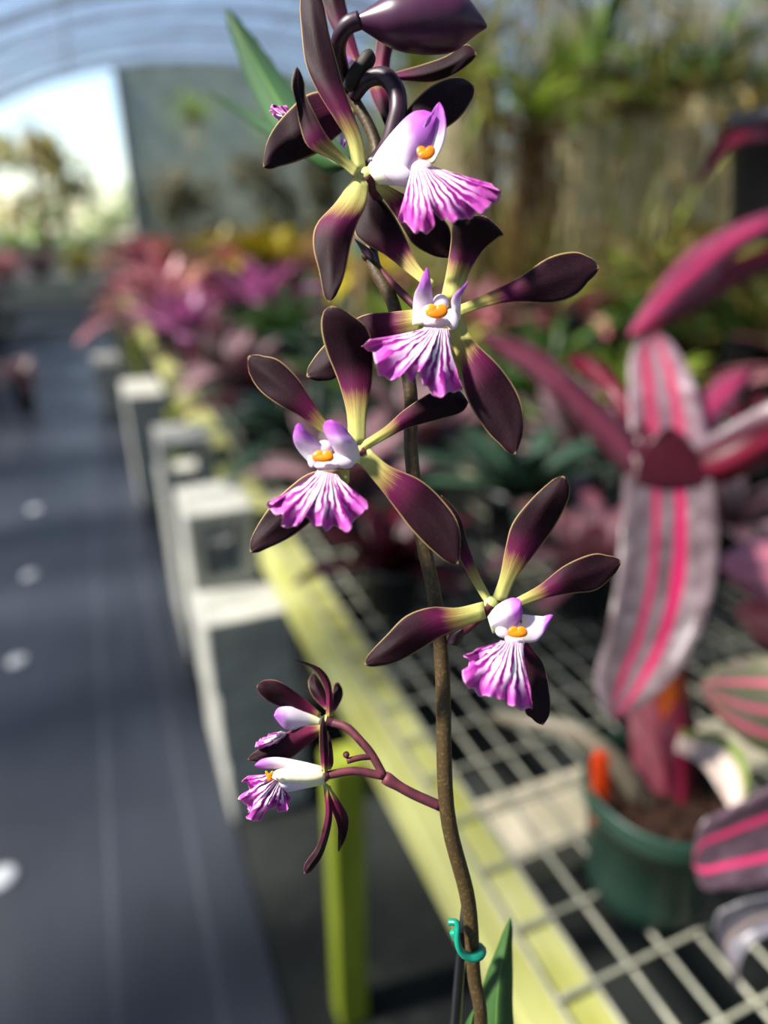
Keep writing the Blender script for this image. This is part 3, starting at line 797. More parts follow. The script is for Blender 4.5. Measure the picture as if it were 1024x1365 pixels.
def fan(parent, z, nl, nr, outer, dn, do, ruff=.0026, nw=4.5, ph=0.0, kx=1.3, bulge=.004, n=26, m=72):
    P = [z(*p) for p in outer]; a, c = z(*nl), z(*nr)
    L = [0]
    for p, q in zip(P, P[1:]): L.append(L[-1]+math.hypot(q[0]-p[0], q[1]-p[1]))
    ax = (c[0]-a[0], c[1]-a[1]); la = math.hypot(*ax); ax = (ax[0]/la, ax[1]/la); pp = (-ax[1], ax[0])
    top, uv = [], []
    for j in range(m+1):
        s = j/m; u = s*L[-1]; k = 0
        while k < len(L)-2 and L[k+1] < u: k += 1
        o = herm([list(p) for p in P], (k+(u-L[k])/(L[k+1]-L[k]))/(len(P)-1))
        bx, by = a[0]+(c[0]-a[0])*s, a[1]+(c[1]-a[1])*s
        dx, dy = o[0]-bx, o[1]-by
        fr = 2.2*math.sin(s*61+ph)+1.6*math.sin(s*97+ph*3)
        dx += pp[0]*fr*(1 if pp[0]*dx+pp[1]*dy > 0 else -1); dy += pp[1]*fr*(1 if pp[0]*dx+pp[1]*dy > 0 else -1)
        al, pe = dx*ax[0]+dy*ax[1], dx*pp[0]+dy*pp[1]
        for i in range(n+1):
            t = i/n
            e = al*t**kx; q = pe*t
            d = dn+(do-dn)*t-bulge*math.sin(PI*t)*math.sin(PI*s)+ruff*math.sin(2*PI*nw*s+ph)*t**4+ruff*.45*math.sin(2*PI*nw*2.7*s+ph*2)*t**8 \
                + .00012*math.sin(2*PI*13*s)*math.sin(PI*min(1, t*1.1)) + .006*(abs(s-.5)*2)**2*t
            top.append(U(bx+ax[0]*e+pp[0]*q, by+ax[1]*e+pp[1]*q, d)); uv.append((s, t))
    N = len(top); mm = n+1
    back = [p+(p-CAMP).normalized()*.0005 for p in top]
    f = []
    for j in range(m):
        for i in range(n):
            q = j*mm+i; f.append((q, q+1, q+mm+1, q+mm)); f.append((N+q, N+q+mm, N+q+mm+1, N+q+1))
        for i in (0, n):
            q = j*mm+i; f.append((q, q+mm, N+q+mm, N+q))
    for i in range(n):
        f.append((i, i+1, N+i+1, N+i)); q = m*mm+i; f.append((q, q+1, N+q+1, N+q))
    mb = MB(); mb.add(top+back, f, uv+uv)
    return mb.obj('lip', LIP, parent, root=OR)
def egg(mb, px, py, d, rx, ry, rz, rot=0.0, fn=None):
    k = d/FPX; c, s = math.cos(rot), math.sin(rot)
    ellipsoid(mb, U(px, py, d), ((RT*c-UP*s)*rx*k, (UP*c+RT*s)*ry*k, FW*rz*k), fn=fn)
def anther(parent, z, x0, y0, x1, y1, d):
    a, b_, c, e = *z(x0, y0), *z(x1, y1)
    w, h = c-a, e-b_; mb = MB()
    for s in (-1, 1): egg(mb, (a+c)/2+s*w*.22, (b_+e)/2+(-.06*h), d, w*.31, h*.44, w*.12, s*.5)
    egg(mb, (a+c)/2, (b_+e)/2+h*.12, d-.0002, w*.44, h*.34, w*.12)
    return mb.obj('anther_cap', ANTHER, parent, root=OR)
def throat(parent, z, items, d):
    mb = MB()
    for x, y, rx, ry, rot, dd in items:
        px, py = z(x, y); q = z(rx, ry); o = z(0, 0)
        egg(mb, px, py, d+dd+.0012, (q[0]-o[0])*.85, (q[1]-o[1])*.85, (q[0]-o[0])*.4, rot)
    return mb.obj('column', WHITE_T, parent, root=OR)
def flower(px, py, d, r, stalk, rad=.0014, mat=PEDI):
    """centre of a bloom: the pale green knob that all its petals join"""
    mb = MB(); egg(mb, px, py, d+.0008, r*.95, r*.95, r*.6)
    o = mb.obj('flower', KNOB, orchid, root=OR)
    mb = MB(); pts = smooth_path([U(px, py, d)]+[U(*s) for s in stalk], 16)
    tube(mb, pts, [rad*1.15+(rad*.85-rad*1.15)*i/16 for i in range(17)], 10); mb.obj('flower_stalk', mat, o, root=OR)
    return o

# stem
spts = [(430, 55, .233), (467, 123, .231), (503, 200, .230), (494, 290, .228), (498, 352, .226), (526, 411, .224), (547, 520, .222), (548, 600, .222), (560, 700, .222), (580, 800, .222), (590, 900, .223), (596, 1080, .2255), (624, 1200, .230), (632, 1300, .234), (641, 1365, .237)]
pts = [U(*p) for p in spts]
e = pts[-1]; pts += [e+Vector((.002, .003, -.06)), Vector((.094, .127, .9)), Vector((.088, .126, .68))]
rad = [.0016, .0019, .0021, .0022, .0023, .0023, .0023, .0023, .0024, .0024, .0025, .0026, .0026, .0024, .0024, .003, .0034, .0038]
sp = smooth_path(pts, 110); rr = [herm([[q] for q in rad], i/110)[0] for i in range(111)]
mb = MB(); tube(mb, sp, rr, 16)
# swollen nodes with their bracts
for px, py, d, a, b_ in ((491, 340, .226, 10, 9), (601, 850, .2225, 11, 8), (532, 652, .2225, 9, 6)):
    egg(mb, px, py, d, a, b_, 9, .3)
STM = mb.obj('stem', STEM, orchid, root=OR)
for st, tip, d in ([(483, 338, 503, 352), (478, 328, 498, 336)], (473, 318), .2215), ([(596, 858, 610, 862), (600, 846, 618, 850)], (617, 838), .2185):
    mb = MB(); strip(mb, st, tip, [(0, d), (1, d-.002)], .002, 0, .0006, n=10, m=6); mb.obj('bract', PEDD, orchid, root=OR)
# pot, soil of the orchid (below the frame)
mb = MB(); lathe(mb, [(0, 0), (.045, 0), (.05, .005), (.06, .1), (.064, .1), (.065, .115), (.06, .115), (.058, .1)], (0, 0, 0)); mb.obj('pot', BLACKPOT, orchid)
mb = MB(); lathe(mb, [(0, .104), (.03, .103), (.0585, .1)], (0, 0, 0)); mb.obj('soil', SOIL, orchid)
for k in range(2): blk(BM_SOLID, -.01, -.07, .19*k, 0, ['grey block under the orchid pot, below the frame, lowest', 'grey block under the orchid pot, below the frame, middle'][k])
blk(BM_SOLID, -.01, -.07, .381, 0, 'grey block directly under the orchid pot, below the frame')

# ---- bloom A: topmost large one, lip to the right
fl = flower(489, 233, .2105, 11, [(502, 262, .216), (507, 252, .226), (501, 300, .228)])
petal(fl, z1, [(425, 650, 478, 650), (408, 540, 468, 540), (360, 455, 440, 455), (290, 340, 400, 350), (248, 240, 372, 250), (233, 120, 340, 130), (228, 0, 310, -10)], (260, -95), [(0, .2105), (.4, .2085), (1, .2165)], g=.24, cup=.004)
petal(fl, z1, [(455, 640, 440, 676), (395, 585, 365, 618), (330, 515, 262, 560), (285, 435, 228, 480), (252, 365, 212, 390), (243, 310, 196, 320)], (215, 250), [(0, .2095), (.5, .2045), (1, .2015)], 'petal', g=.34, cup=-.003)
petal(fl, z1, [(430, 670, 488, 690), (362, 768, 481, 770), (290, 850, 445, 850), (277, 930, 420, 930), (300, 1030, 397, 1040), (316, 1110, 370, 1110)], (338, 1146), [(0, .2105), (.4, .2075), (1, .2045)], g=.27, cup=.004)
petal(fl, z1, [(500, 700, 520, 680), (560, 775, 620, 735), (605, 850, 720, 790), (650, 920, 780, 840), (715, 962, 800, 890)], (797, 977), [(0, .212), (.4, .215), (1, .2195)], g=.22, cup=.003)
petal(fl, z1, [(530, 640, 590, 660), (585, 500, 680, 550), (650, 395, 760, 500), (730, 322, 830, 450), (820, 293, 872, 390)], (889, 325), [(0, .213), (.4, .2195), (1, .222)], 'petal', g=.2, cup=.004)
lobe(fl, z1, [(478, 640, 525, 700), (530, 560, 615, 700), (585, 490, 660, 665), (640, 435, 705, 590), (685, 418, 735, 520)], (745, 440), [(0, .2095), (.5, .204), (1, .2045)], cup=.006)
lobe(fl, z1, [(655, 615, 735, 620), (680, 540, 768, 555), (700, 470, 783, 490), (728, 425, 776, 430)], (757, 386), [(0, .2068), (1, .2045)], cup=-.002)
throat(fl, z1, [(690, 640, 50, 38, 0, 0), (600, 660, 80, 45, .5, .001), (665, 600, 40, 45, 0, .001)], .2045)
anther(fl, z1, 672, 552, 738, 608, .2015)
fan(fl, z1, (650, 640), (738, 632), [(598, 832), (630, 850), (655, 874), (692, 886), (735, 866), (738, 835), (730, 800), (765, 832), (805, 840), (865, 828), (930, 800), (975, 760), (992, 728), (955, 700)], .2035, .1965, nw=5, kx=1.05)
# ---- bud at the very top
mb = MB(); strip_pts = [(440, 60, 445, 95), (510, 28, 505, 132), (600, -12, 590, 172), (720, -24, 710, 188), (830, -8, 820, 176), (900, 52, 890, 132)]
rows = [z1(*s) for s in strip_pts]; P = [((a+c)/2, (b_+e)/2, .2085) for a, b_, c, e in rows]; Rr = [math.hypot(a-c, b_-e)/2*.2085/FPX for a, b_, c, e in rows]
P.append((*z1(936, 102), .2085)); Rr.append(.0004)
pa = smooth_path([U(*p) for p in P], 40); ra = [max(.0003, herm([[q] for q in Rr], i/40)[0]) for i in range(41)]
tube(mb, pa, ra, 28); BUDO = mb.obj('bud', BUD, orchid, root=OR)
mb = MB(); tube(mb, smooth_path([U(*z1(455, 76), .2085), U(*z1(410, 95), .2095), U(*z1(380, 140), .213), U(*z1(372, 200), .219), U(*z1(395, 290), .227), U(*z1(425, 340), .2305)], 24), .0026, 12); mb.obj('bud_stalk', PEDD, BUDO, root=OR)
# looped stalk beside the stem, and the dry stem tip
mb = MB(); tube(mb, smooth_path([U(*z1(430, 370), .2295), U(*z1(480, 305), .224), U(*z1(545, 290), .2215), U(*z1(590, 340), .2205), U(*z1(600, 410), .220), U(*z1(588, 470), .219), U(*z1(560, 560), .2165), U(*z1(500, 640), .213)], 36), [.0022+.0008*min(1, i/12) for i in range(37)], 12); mb.obj('flower_stalk', PEDD, orchid, root=OR)
mb = MB(); tube(mb, smooth_path([U(*z1(405, 335), .2245), U(*z1(440, 280), .2235), U(*z1(478, 235), .2225), U(*z1(495, 190), .222)], 14), [.0018, .002, .0023, .0025, .0026, .0027, .0028, .0028, .0028, .0027, .0028, .0027, .0024, .0018, .0008], 10); mb.obj('stem_tip', BLACKBR, orchid, root=OR)

# ---- bloom B: behind, at the top, facing away to the left
fl = flower(*z1(448, 300), .2385, 9, [(*z1(450, 340), .236), (*z1(440, 380), .232)])
petal(fl, z1, [(440, 290, 470, 275), (405, 200, 455, 215), (350, 110, 425, 110), (315, 20, 402, 20), (300, -60, 385, -60)], (330, -140), [(0, .238), (1, .244)], 'sepal', TEPAL_RED, g=.1)
petal(fl, z1, [(500, 300, 565, 300), (510, 220, 572, 215), (520, 150, 590, 150), (530, 80, 600, 80)], (565, 20), [(0, .237), (1, .236)], 'petal', TEPAL_RED, g=.12)
petal(fl, z1, [(480, 300, 490, 325), (565, 280, 590, 306), (680, 248, 720, 312), (780, 213, 800, 288), (855, 168, 862, 248)], (899, 205), [(0, .237), (1, .230)], 'petal', g=.18, cup=.004)
petal(fl, z1, [(480, 310, 545, 300), (505, 380, 578, 370), (535, 440, 590, 430)], (570, 510), [(0, .237), (1, .234)], 'sepal', TEPAL_RED, g=.1)
petal(fl, z1, [(440, 420, 430, 480), (350, 355, 370, 515), (268, 352, 305, 575), (190, 412, 220, 612), (115, 510, 145, 632)], (87, 633), [(0, .236), (.6, .224), (1, .218)], 'sepal', g=.08, cup=.004, crease=.003)
lobe(fl, z1, [(455, 300, 405, 312), (445, 245, 385, 270), (415, 215, 378, 235)], (386, 195), [(0, .236), (1, .233)])
fan(fl, z1, (200, 440), (200, 480), [(178, 400), (150, 402), (122, 397), (120, 425), (140, 450), (165, 470)], .231, .229, nw=2, n=12, m=30)
lobe(fl, z1, [(410, 500, 380, 500), (405, 530, 378, 535)], (392, 560), [(0, .234), (1, .232)])

# ---- bloom C: second large one, faces the camera
fl = flower(590, 420, .2135, 11, [(560, 412, .219), (525, 380, .2235), (500, 352, .2255)])
petal(fl, z2, [(548, 262, 602, 268), (565, 180, 625, 195), (575, 110, 664, 132), (578, 62, 706, 96), (600, 44, 719, 84)], (668, 36), [(0, .2135), (.5, .2155), (1, .2115)], g=.38, cup=.004)
petal(fl, z2, [(590, 283, 594, 312), (660, 254, 680, 282), (760, 205, 760, 271), (840, 151, 850, 275), (910, 134, 915, 254), (952, 148, 955, 212)], (982, 177), [(0, .2125), (.5, .209), (1, .210)], 'petal', g=.27, cup=.004)
petal(fl, z2, [(560, 345, 600, 305), (598, 440, 640, 378), (620, 535, 712, 450), (668, 618, 762, 530), (712, 662, 774, 610)], (752, 688), [(0, .213), (.5, .2085), (1, .2065)], g=.24, cup=.004)
petal(fl, z2, [(500, 288, 500, 348), (420, 298, 430, 366), (340, 306, 360, 385), (275, 345, 300, 440), (222, 398, 262, 480), (192, 440, 222, 488)], (182, 476), [(0, .2145), (.5, .218), (1, .2175)], g=.14, cup=.003)
petal(fl, z1, [(720, 1100, 745, 1075), (640, 1038, 678, 1005), (550, 967, 632, 910), (470, 922, 592, 830), (434, 880, 552, 772), (452, 800, 515, 742)], (482, 715), [(0, .2145), (.5, .2195), (1, .2205)], 'petal', g=.32, cup=.003)
lobe(fl, z2, [(470, 335, 520, 335), (472, 285, 528, 292), (476, 250, 526, 250), (488, 225, 522, 225)], (511, 176), [(0, .2115), (1, .2055)], cup=.002)
lobe(fl, z2, [(570, 340, 602, 320), (577, 290, 603, 285), (580, 258, 606, 255)], (624, 212), [(0, .2115), (1, .2065)], cup=.002)
throat(fl, z2, [(548, 275, 26, 30, 0, .001), (535, 325, 42, 22, 0, 0), (515, 300, 24, 36, .2, .001), (578, 318, 22, 34, -.2, .001)], .2085)
anther(fl, z2, 507, 277, 567, 319, .2055)
fan(fl, z2, (503, 340), (572, 345), [(398, 385), (350, 378), (331, 392), (345, 406), (362, 408), (372, 455), (385, 474), (412, 487), (440, 470), (468, 488), (485, 462), (500, 490), (525, 524), (555, 530), (588, 512), (607, 512), (598, 478), (585, 445)], .2068, .199, nw=6, kx=1.25, ph=1)

# ---- bloom D: left of the stem, faces down left
fl = flower(*z3(540, 482), .2085, 9, [(505, 625, .214), (530, 648, .219), (545, 655, .222)])
petal(fl, z2, [(295, 660, 342, 660), (291, 575, 346, 575), (269, 490, 361, 490), (237, 410, 364, 410), (222, 350, 349, 345), (226, 305, 302, 305)], (253, 281), [(0, .2085), (.5, .2095), (1, .2025)], g=.33, cup=.004)
petal(fl, z3, [(470, 450, 490, 430), (385, 410, 412, 370), (300, 345, 342, 270), (228, 308, 290, 190), (150, 253, 216, 120), (104, 188, 152, 104)], (92, 106), [(0, .2085), (.5, .206), (1, .2075)], 'petal', g=.28, cup=.003)
petal(fl, z3, [(535, 458, 556, 490), (640, 390, 660, 430), (720, 320, 735, 394), (830, 250, 860, 360), (925, 236, 940, 335)], (978, 290), [(0, .2085), (.5, .212), (1, .2155)], 'petal', g=.33, cup=.003)
petal(fl, z3, [(525, 520, 580, 475), (620, 632, 662, 546), (688, 722, 782, 600), (758, 812, 872, 680), (850, 900, 938, 785)], (937, 940), [(0, .2085), (.5, .2065), (1, .2045)], g=.24, cup=.004)
petal(fl, z3, [(500, 560, 500, 610), (350, 570, 420, 690), (250, 638, 345, 770), (178, 712, 262, 832), (116, 812, 160, 880)], (100, 893), [(0, .2095), (.5, .2125), (1, .2095)], g=.1, cup=.003)
lobe(fl, z3, [(355, 550, 430, 530), (300, 492, 410, 480), (274, 442, 360, 430), (280, 395, 322, 398)], (297, 372), [(0, .2055), (1, .201)], cup=.003)
lobe(fl, z3, [(480, 560, 545, 525), (430, 470, 532, 460), (396, 405, 492, 405), (400, 372, 465, 378)], (427, 360), [(0, .2065), (.6, .201), (1, .2005)], cup=.003, crease=.001)
throat(fl, z3, [(400, 470, 40, 34, 0, .001), (408, 545, 58, 22, 0, 0), (350, 520, 22, 40, 0, .001), (470, 525, 60, 34, .3, .0015)], .2035)
anther(fl, z3, 350, 484, 437, 533, .2005)
fan(fl, z3, (372, 562), (452, 580), [(250, 680), (200, 690), (167, 695), (178, 722), (225, 745), (230, 785), (265, 797), (300, 772), (332, 756), (352, 778), (400, 800), (440, 792), (480, 806), (508, 800), (512, 768), (548, 745), (576, 702), (540, 680)], .2018, .194, nw=6, kx=1.2, ph=2)

# ---- bloom E: right of the stem, lowest of the front-facing ones
fl = flower(*z4(525, 498), .2125, 11, [(640, 822, .2165), (618, 842, .2205), (604, 850, .222)])
petal(fl, z4, [(528, 478, 578, 495), (556, 400, 612, 412), (576, 300, 662, 345), (600, 212, 742, 240), (660, 132, 792, 150), (735, 62, 808, 95)], (788, 39), [(0, .2125), (.5, .2105), (1, .2065)], g=.3, cup=.004)
petal(fl, z4, [(600, 485, 615, 512), (700, 430, 720, 478), (790, 360, 820, 461), (888, 319, 900, 450), (945, 325, 955, 405)], (994, 347), [(0, .2115), (.5, .209), (1, .2105)], 'petal', g=.25, cup=.004)
petal(fl, z4, [(508, 505, 534, 490), (445, 400, 480, 385), (405, 310, 440, 275), (385, 210, 410, 180)], (345, 107), [(0, .213), (.6, .2185), (1, .2185)], 'petal', g=.32, cup=.002)
petal(fl, z4, [(495, 490, 508, 552), (400, 512, 420, 585), (310, 510, 340, 620), (220, 541, 260, 670), (148, 612, 182, 710), (92, 672, 120, 722)], (70, 718), [(0, .2125), (.5, .208), (1, .2065)], g=.26, cup=.004)
petal(fl, z4, [(575, 560, 620, 545), (620, 660, 660, 640), (645, 765, 712, 710), (645, 880, 733, 800), (672, 910, 738, 880)], (712, 934), [(0, .2135), (.5, .215), (1, .2115)], g=.15, cup=.003)
lobe(fl, z4, [(512, 545, 530, 606), (545, 504, 575, 592), (590, 479, 618, 576), (618, 478, 637, 540)], (633, 492), [(0, .2105), (1, .2055)], cup=.002, crease=.002)
lobe(fl, z4, [(632, 632, 636, 535), (665, 638, 668, 539), (700, 622, 712, 543)], (748, 540), [(0, .2085), (1, .2055)], cup=.003)
throat(fl, z4, [(620, 585, 34, 24, 0, .001), (610, 630, 44, 20, .2, 0), (565, 600, 30, 24, .4, .001)], .2075)
anther(fl, z4, 584, 580, 655, 622, .2045)
fan(fl, z4, (560, 630), (642, 640), [(490, 665), (455, 672), (425, 684), (446, 712), (421, 742), (426, 772), (446, 802), (485, 824), (540, 838), (597, 834), (575, 850), (605, 872), (640, 872), (672, 880), (670, 840), (655, 770), (645, 720)], .2055, .1975, nw=5, kx=1.15, ph=3)

# ---- side branch with two blooms seen from the side
mb = MB()
tube(mb, smooth_path([U(*z5(868, 648), .2265), U(*z5(740, 590), .2265), U(*z5(640, 530), .227)], 12), [.0017]*9+[.0018, .002, .0022, .0021], 12)
tube(mb, smooth_path([U(*z5(640, 530), .227), U(*z5(590, 440), .2285), U(*z5(545, 385), .2295), U(*z5(490, 330), .2315), U(*z5(430, 310), .2335)], 18), .0014, 12)
tube(mb, smooth_path([U(*z5(635, 525), .227), U(*z5(520, 505), .2265), U(*z5(410, 522), .2255)], 14), .0014, 12)
tube(mb, smooth_path([U(*z5(592, 448), .2285), U(*z5(540, 452), .227), U(*z5(490, 465), .226)], 8), .001, 10)
egg(mb, *z5(487, 440), .226, 4.5, 4.5, 4.5)
mb.obj('side_branch', PEDI, orchid, root=OR)
fl = flower(*z5(405, 300), .2335, 7, [(*z5(420, 305), .2335), (*z5(435, 311), .2335)], .0016)
petal(fl, z5, [(385, 272, 378, 296), (300, 200, 285, 262), (220, 146, 205, 241), (165, 140, 152, 208)], (126, 164), [(0, .2325), (1, .2265)], 'petal', TEPAL_RED, g=.05)
petal(fl, z5, [(388, 318, 392, 352), (300, 330, 330, 402), (205, 372, 255, 458), (130, 422, 160, 466)], (91, 460), [(0, .2315), (1, .2225)], 'petal', TEPAL_RED, g=.05)
petal(fl, z5, [(405, 290, 432, 285), (405, 190, 428, 165), (370, 112, 395, 102), (320, 75, 335, 70)], (268, 55), [(0, .2335), (1, .232)], 'sepal', TEPAL_RED, g=.05)
petal(fl, z5, [(402, 260, 425, 260), (352, 205, 412, 205), (335, 155, 388, 152)], (354, 110), [(0, .2345), (1, .238)], 'sepal', g=.05)
petal(fl, z5, [(428, 270, 442, 268), (430, 195, 470, 215), (438, 160, 472, 180)], (455, 148), [(0, .2345), (1, .2385)], 'sepal', g=.05)
lobe(fl, z5, [(390, 285, 385, 322), (300, 252, 320, 328), (225, 248, 250, 340)], (196, 285), [(0, .2325), (1, .2265)], cup=.003, mat=LOBEW)
fan(fl, z5, (225, 345), (250, 352), [(200, 350), (165, 370), (130, 388), (122, 405), (135, 415), (160, 420), (200, 420)], .228, .224, nw=3, n=12, m=40)
fl = flower(*z5(398, 525), .225, 9, [(*z5(405, 523), .2252), (*z5(412, 522), .2255)], .0018)
petal(fl, z5, [(395, 560, 425, 565), (402, 680, 430, 700), (372, 800, 398, 830), (322, 876, 350, 905)], (318, 918), [(0, .2255), (.6, .223), (1, .219)], 'sepal', TEPAL_RED, g=.08, cup=.004)
petal(fl, z5, [(395, 545, 415, 560), (418, 640, 470, 640), (448, 718, 496, 695), (453, 785, 488, 765)], (455, 832), [(0, .2255), (1, .229)], 'petal', TEPAL_RED, g=.2, cup=.003)
petal(fl, z5, [(388, 520, 412, 520), (380, 420, 416, 420), (380, 340, 408, 340)], (394, 286), [(0, .2245), (1, .2205)], 'sepal', g=.12)
petal(fl, z5, [(400, 500, 425, 500), (398, 420, 436, 470), (402, 385, 430, 400)], (414, 345), [(0, .2262), (1, .229)], 'petal', TEPAL_RED, g=.12)
lobe(fl, z5, [(398, 488, 395, 522), (310, 466, 300, 515), (220, 450, 205, 498), (155, 455, 145, 495)], (118, 482), [(0, .224), (1, .2205)], cup=.003, mat=LOBEW)
lobe(fl, z5, [(398, 525, 400, 560), (310, 530, 320, 576), (215, 545, 235, 592), (150, 548, 165, 578)], (125, 556), [(0, .2235), (1, .2185)], cup=.003, mat=LOBEW)
mb = MB(); tube(mb, smooth_path([U(*z5(400, 525), .2245), U(*z5(300, 523), .2225), U(*z5(190, 522), .2195)], 14), [.0012, .0017, .002, .0022, .0023, .0024, .0024, .0024, .0024, .0023, .0023, .0022, .002, .0016, .0008], 14)
mb.obj('column', mat_plain('pale_yellow_column', '#e8e2b0', .4, '#f2ecd6', 150).m, fl, root=OR)
anther(fl, z5, 166, 502, 190, 548, .2165)
fan(fl, z5, (185, 515), (235, 575), [(125, 518), (85, 530), (73, 548), (100, 575), (80, 592), (60, 605), (66, 632), (96, 650), (86, 682), (112, 708), (145, 704), (160, 668), (200, 656), (240, 672), (256, 650), (258, 615)], .2205, .2145, nw=5, kx=1.0, n=20, m=60, ph=1)

# ---- leaves of the orchid
def oleaf(st, tip, dk, cup=.004, crease=.003):
    mb = MB(); strip(mb, st, tip, dk, cup, crease, .0012, n=22, m=8, wav=.0); return mb.obj('leaf', OLEAF, orchid, root=OR)
oleaf([(630, 1420, 690, 1420), (640, 1340, 684, 1345), (648, 1300, 684, 1300), (666, 1255, 683, 1258)], (681, 1222), [(0, .245), (1, .252)])
oleaf([(600, 1430, 640, 1430), (618, 1370, 636, 1368)], (634, 1340), [(0, .246), (1, .247)])
oleaf([(440, 235, 480, 215), (370, 180, 425, 165), (335, 120, 385, 112), (312, 60, 345, 58)], (300, 8), [(0, .26), (1, .36)], cup=.006, crease=.006)
oleaf([(440, 200, 440, 225), (360, 162, 355, 180), (318, 140, 314, 150)], (276, 122), [(0, .27), (1, .42)])

# ---- stake and twist tie
t0 = U(620, 1203, .231); b0 = U(607, 1365, .2495)
stv = empty('plant_stake', OR+Vector((-.0, 0, .104)), 'thin black plant stake with a pale tip beside the orchid stem', 'stake')
dirn = (b0-t0).normalized(); bot = t0+dirn*((OR.z+.06-t0.z)/dirn.z)
mb = MB(); tube(mb, [t0-dirn*-.001, t0+dirn*.02, b0, bot], [.0012, .0017, .0021, .0022], 10); mb.obj('rod', STAKE, stv, root=stv.location)
mb = MB(); ellipsoid(mb, t0, (RT*.0012, FW*.0012, UP*.0018), 10, 8); mb.obj('tip', WHITEPL, stv, root=stv.location)
mb = MB(); tube(mb, smooth_path([U(599, 1229, .2265), U(609, 1231, .2255), U(609, 1250, .225), U(613, 1266, .2255), U(624, 1275, .2265), U(636, 1275, .228), U(642, 1268, .231), U(641, 1262, .2365), U(630, 1258, .2415), U(615, 1256, .241), U(609, 1252, .238), U(606, 1243, .231)], 60), .0011, 8, flat=1.6)
o = mb.obj('twist_tie', TIE, None, root=U(620, 1262, .234)); o.location = U(620, 1262, .234); tag(o, 'teal green twist tie holding the stem to the black stake', 'twist tie')

# ------------------------------------------------------------------ potted bromeliad in the green pot
GP = Vector((.463, .372, .6797))
gp = empty('potted_bromeliad', GP, 'large pink-striped dark bromeliad in a round green plastic pot on the wire mesh', 'bromeliad')
mb = MB(); lathe(mb, [(0, 0), (.056, 0), (.060, .004), (.063, .03), (.0735, .115), (.0775, .117), (.079, .122), (.080, .142), (.0785, .146), (.0745, .145), (.0735, .118)], (0, 0, 0), 64)
P0 = mb.obj('pot', GREENPOT, gp)
mb = MB(); r = random.Random(3)
lathe(mb, [(0, .112), (.03, .113), (.0735, .108)], (0, 0, 0), 32)
for i in range(110):
    a, q = r.uniform(0, 6.283), .068*math.sqrt(r.random()); s = r.uniform(.003, .008)
    ellipsoid(mb, (q*math.cos(a), q*math.sin(a), .113), (Vector((s*1.5, 0, 0)), Vector((0, s, 0)), Vector((0, 0, s*.7))), 7, 5)
mb.obj('soil', SOIL, gp)
def bleaf(parent, mat, st, tip, dk, cup=.012, crease=0.0, root=None, name='leaf', g=.25, n=28, thick=.0016, label=None, wav=.004):
    mb = MB(); strip(mb, st, tip, dk, cup, crease, thick, n=n, m=10, g=g, wav=wav, ph=st[0][0]*.1)
    o = mb.obj(name, mat, parent, root=root)
    if label: o['label'] = label
    return o
k = dict(root=GP)
bleaf(gp, B_HERO, [(832, 632, 950, 640), (828, 690, 957, 700), (822, 770, 953, 780), (808, 850, 927, 855), (794, 905, 890, 912)], (818, 962), [(0, .70), (.25, .655), (.6, .625), (1, .615)], cup=-.012, label='wide striped leaf hanging to the front', **k)
bleaf(gp, B_CUP, [(838, 648, 955, 648), (846, 618, 938, 616), (862, 592, 922, 592)], (893, 568), [(0, .690), (1, .70)], cup=.003, label='small dark red cup leaf', **k)
bleaf(gp, B_WINE, [(840, 640, 900, 655), (838, 600, 890, 620)], (855, 560), [(0, .70), (1, .72)], cup=.012, **k)
bleaf(gp, B_HERO_UP, [(845, 640, 940, 640), (840, 570, 940, 570), (838, 510, 925, 510), (842, 470, 905, 470)], (872, 440), [(0, .73), (.5, .75), (1, .775)], cup=-.008, label='upright pale pink striped leaf', **k)
bleaf(gp, B_DUSK, [(885, 618, 855, 655), (832, 562, 805, 603), (780, 515, 763, 556), (730, 472, 715, 510), (690, 452, 678, 482)], (636, 446), [(0, .71), (.5, .72), (1, .745)], cup=.010, **k)
bleaf(gp, B_RED, [(862, 570, 848, 590), (822, 500, 806, 528), (785, 474, 774, 502)], (755, 478), [(0, .74), (1, .78)], cup=.006, **k)
bleaf(gp, B_PINKTOP, [(905, 600, 935, 620), (928, 540, 960, 562), (955, 506, 985, 532)], (1006, 490), [(0, .735), (1, .79)], cup=.006, label='short bright pink leaf', **k)
bleaf(gp, B_PALE, [(905, 600, 925, 625), (962, 570, 978, 592), (1032, 532, 1042, 562), (1085, 505, 1095, 530)], (1140, 490), [(0, .715), (1, .66)], cup=.006, **k)
bleaf(gp, B_RED, [(895, 618, 905, 655), (960, 590, 975, 642), (1030, 562, 1040, 605), (1090, 545, 1100, 580)], (1160, 550), [(0, .70), (.5, .675), (1, .64)], cup=.010, label='wine-red leaf reaching right', **k)
bleaf(gp, B_SHEATH, [(862, 1112, 908, 1112), (846, 1030, 930, 1040), (838, 950, 928, 955), (845, 880, 915, 885), (850, 780, 925, 780), (850, 690, 935, 690)], (890, 635), [(0, .706), (.4, .715), (1, .725)], cup=.012, name='leaf_sheath', label='reddish sheath below the leaf rosette', **k)
bleaf(gp, B_WINE, [(882, 1112, 922, 1112), (885, 1040, 935, 1040), (880, 980, 930, 985)], (905, 930), [(0, .70), (1, .704)], cup=.010, **k)
bleaf(gp, B_RUST, [(880, 975, 915, 975), (868, 920, 918, 925), (872, 880, 912, 884)], (895, 850), [(0, .712), (1, .70)], cup=.008, label='withered rust-orange leaf', **k)
bleaf(gp, B_VARI, [(900, 1000, 908, 972), (938, 1022, 968, 982), (965, 1062, 996, 1022)], (988, 1092), [(0, .695), (1, .64)], cup=-.008, label='creamy green-edged leaf bending down', **k)
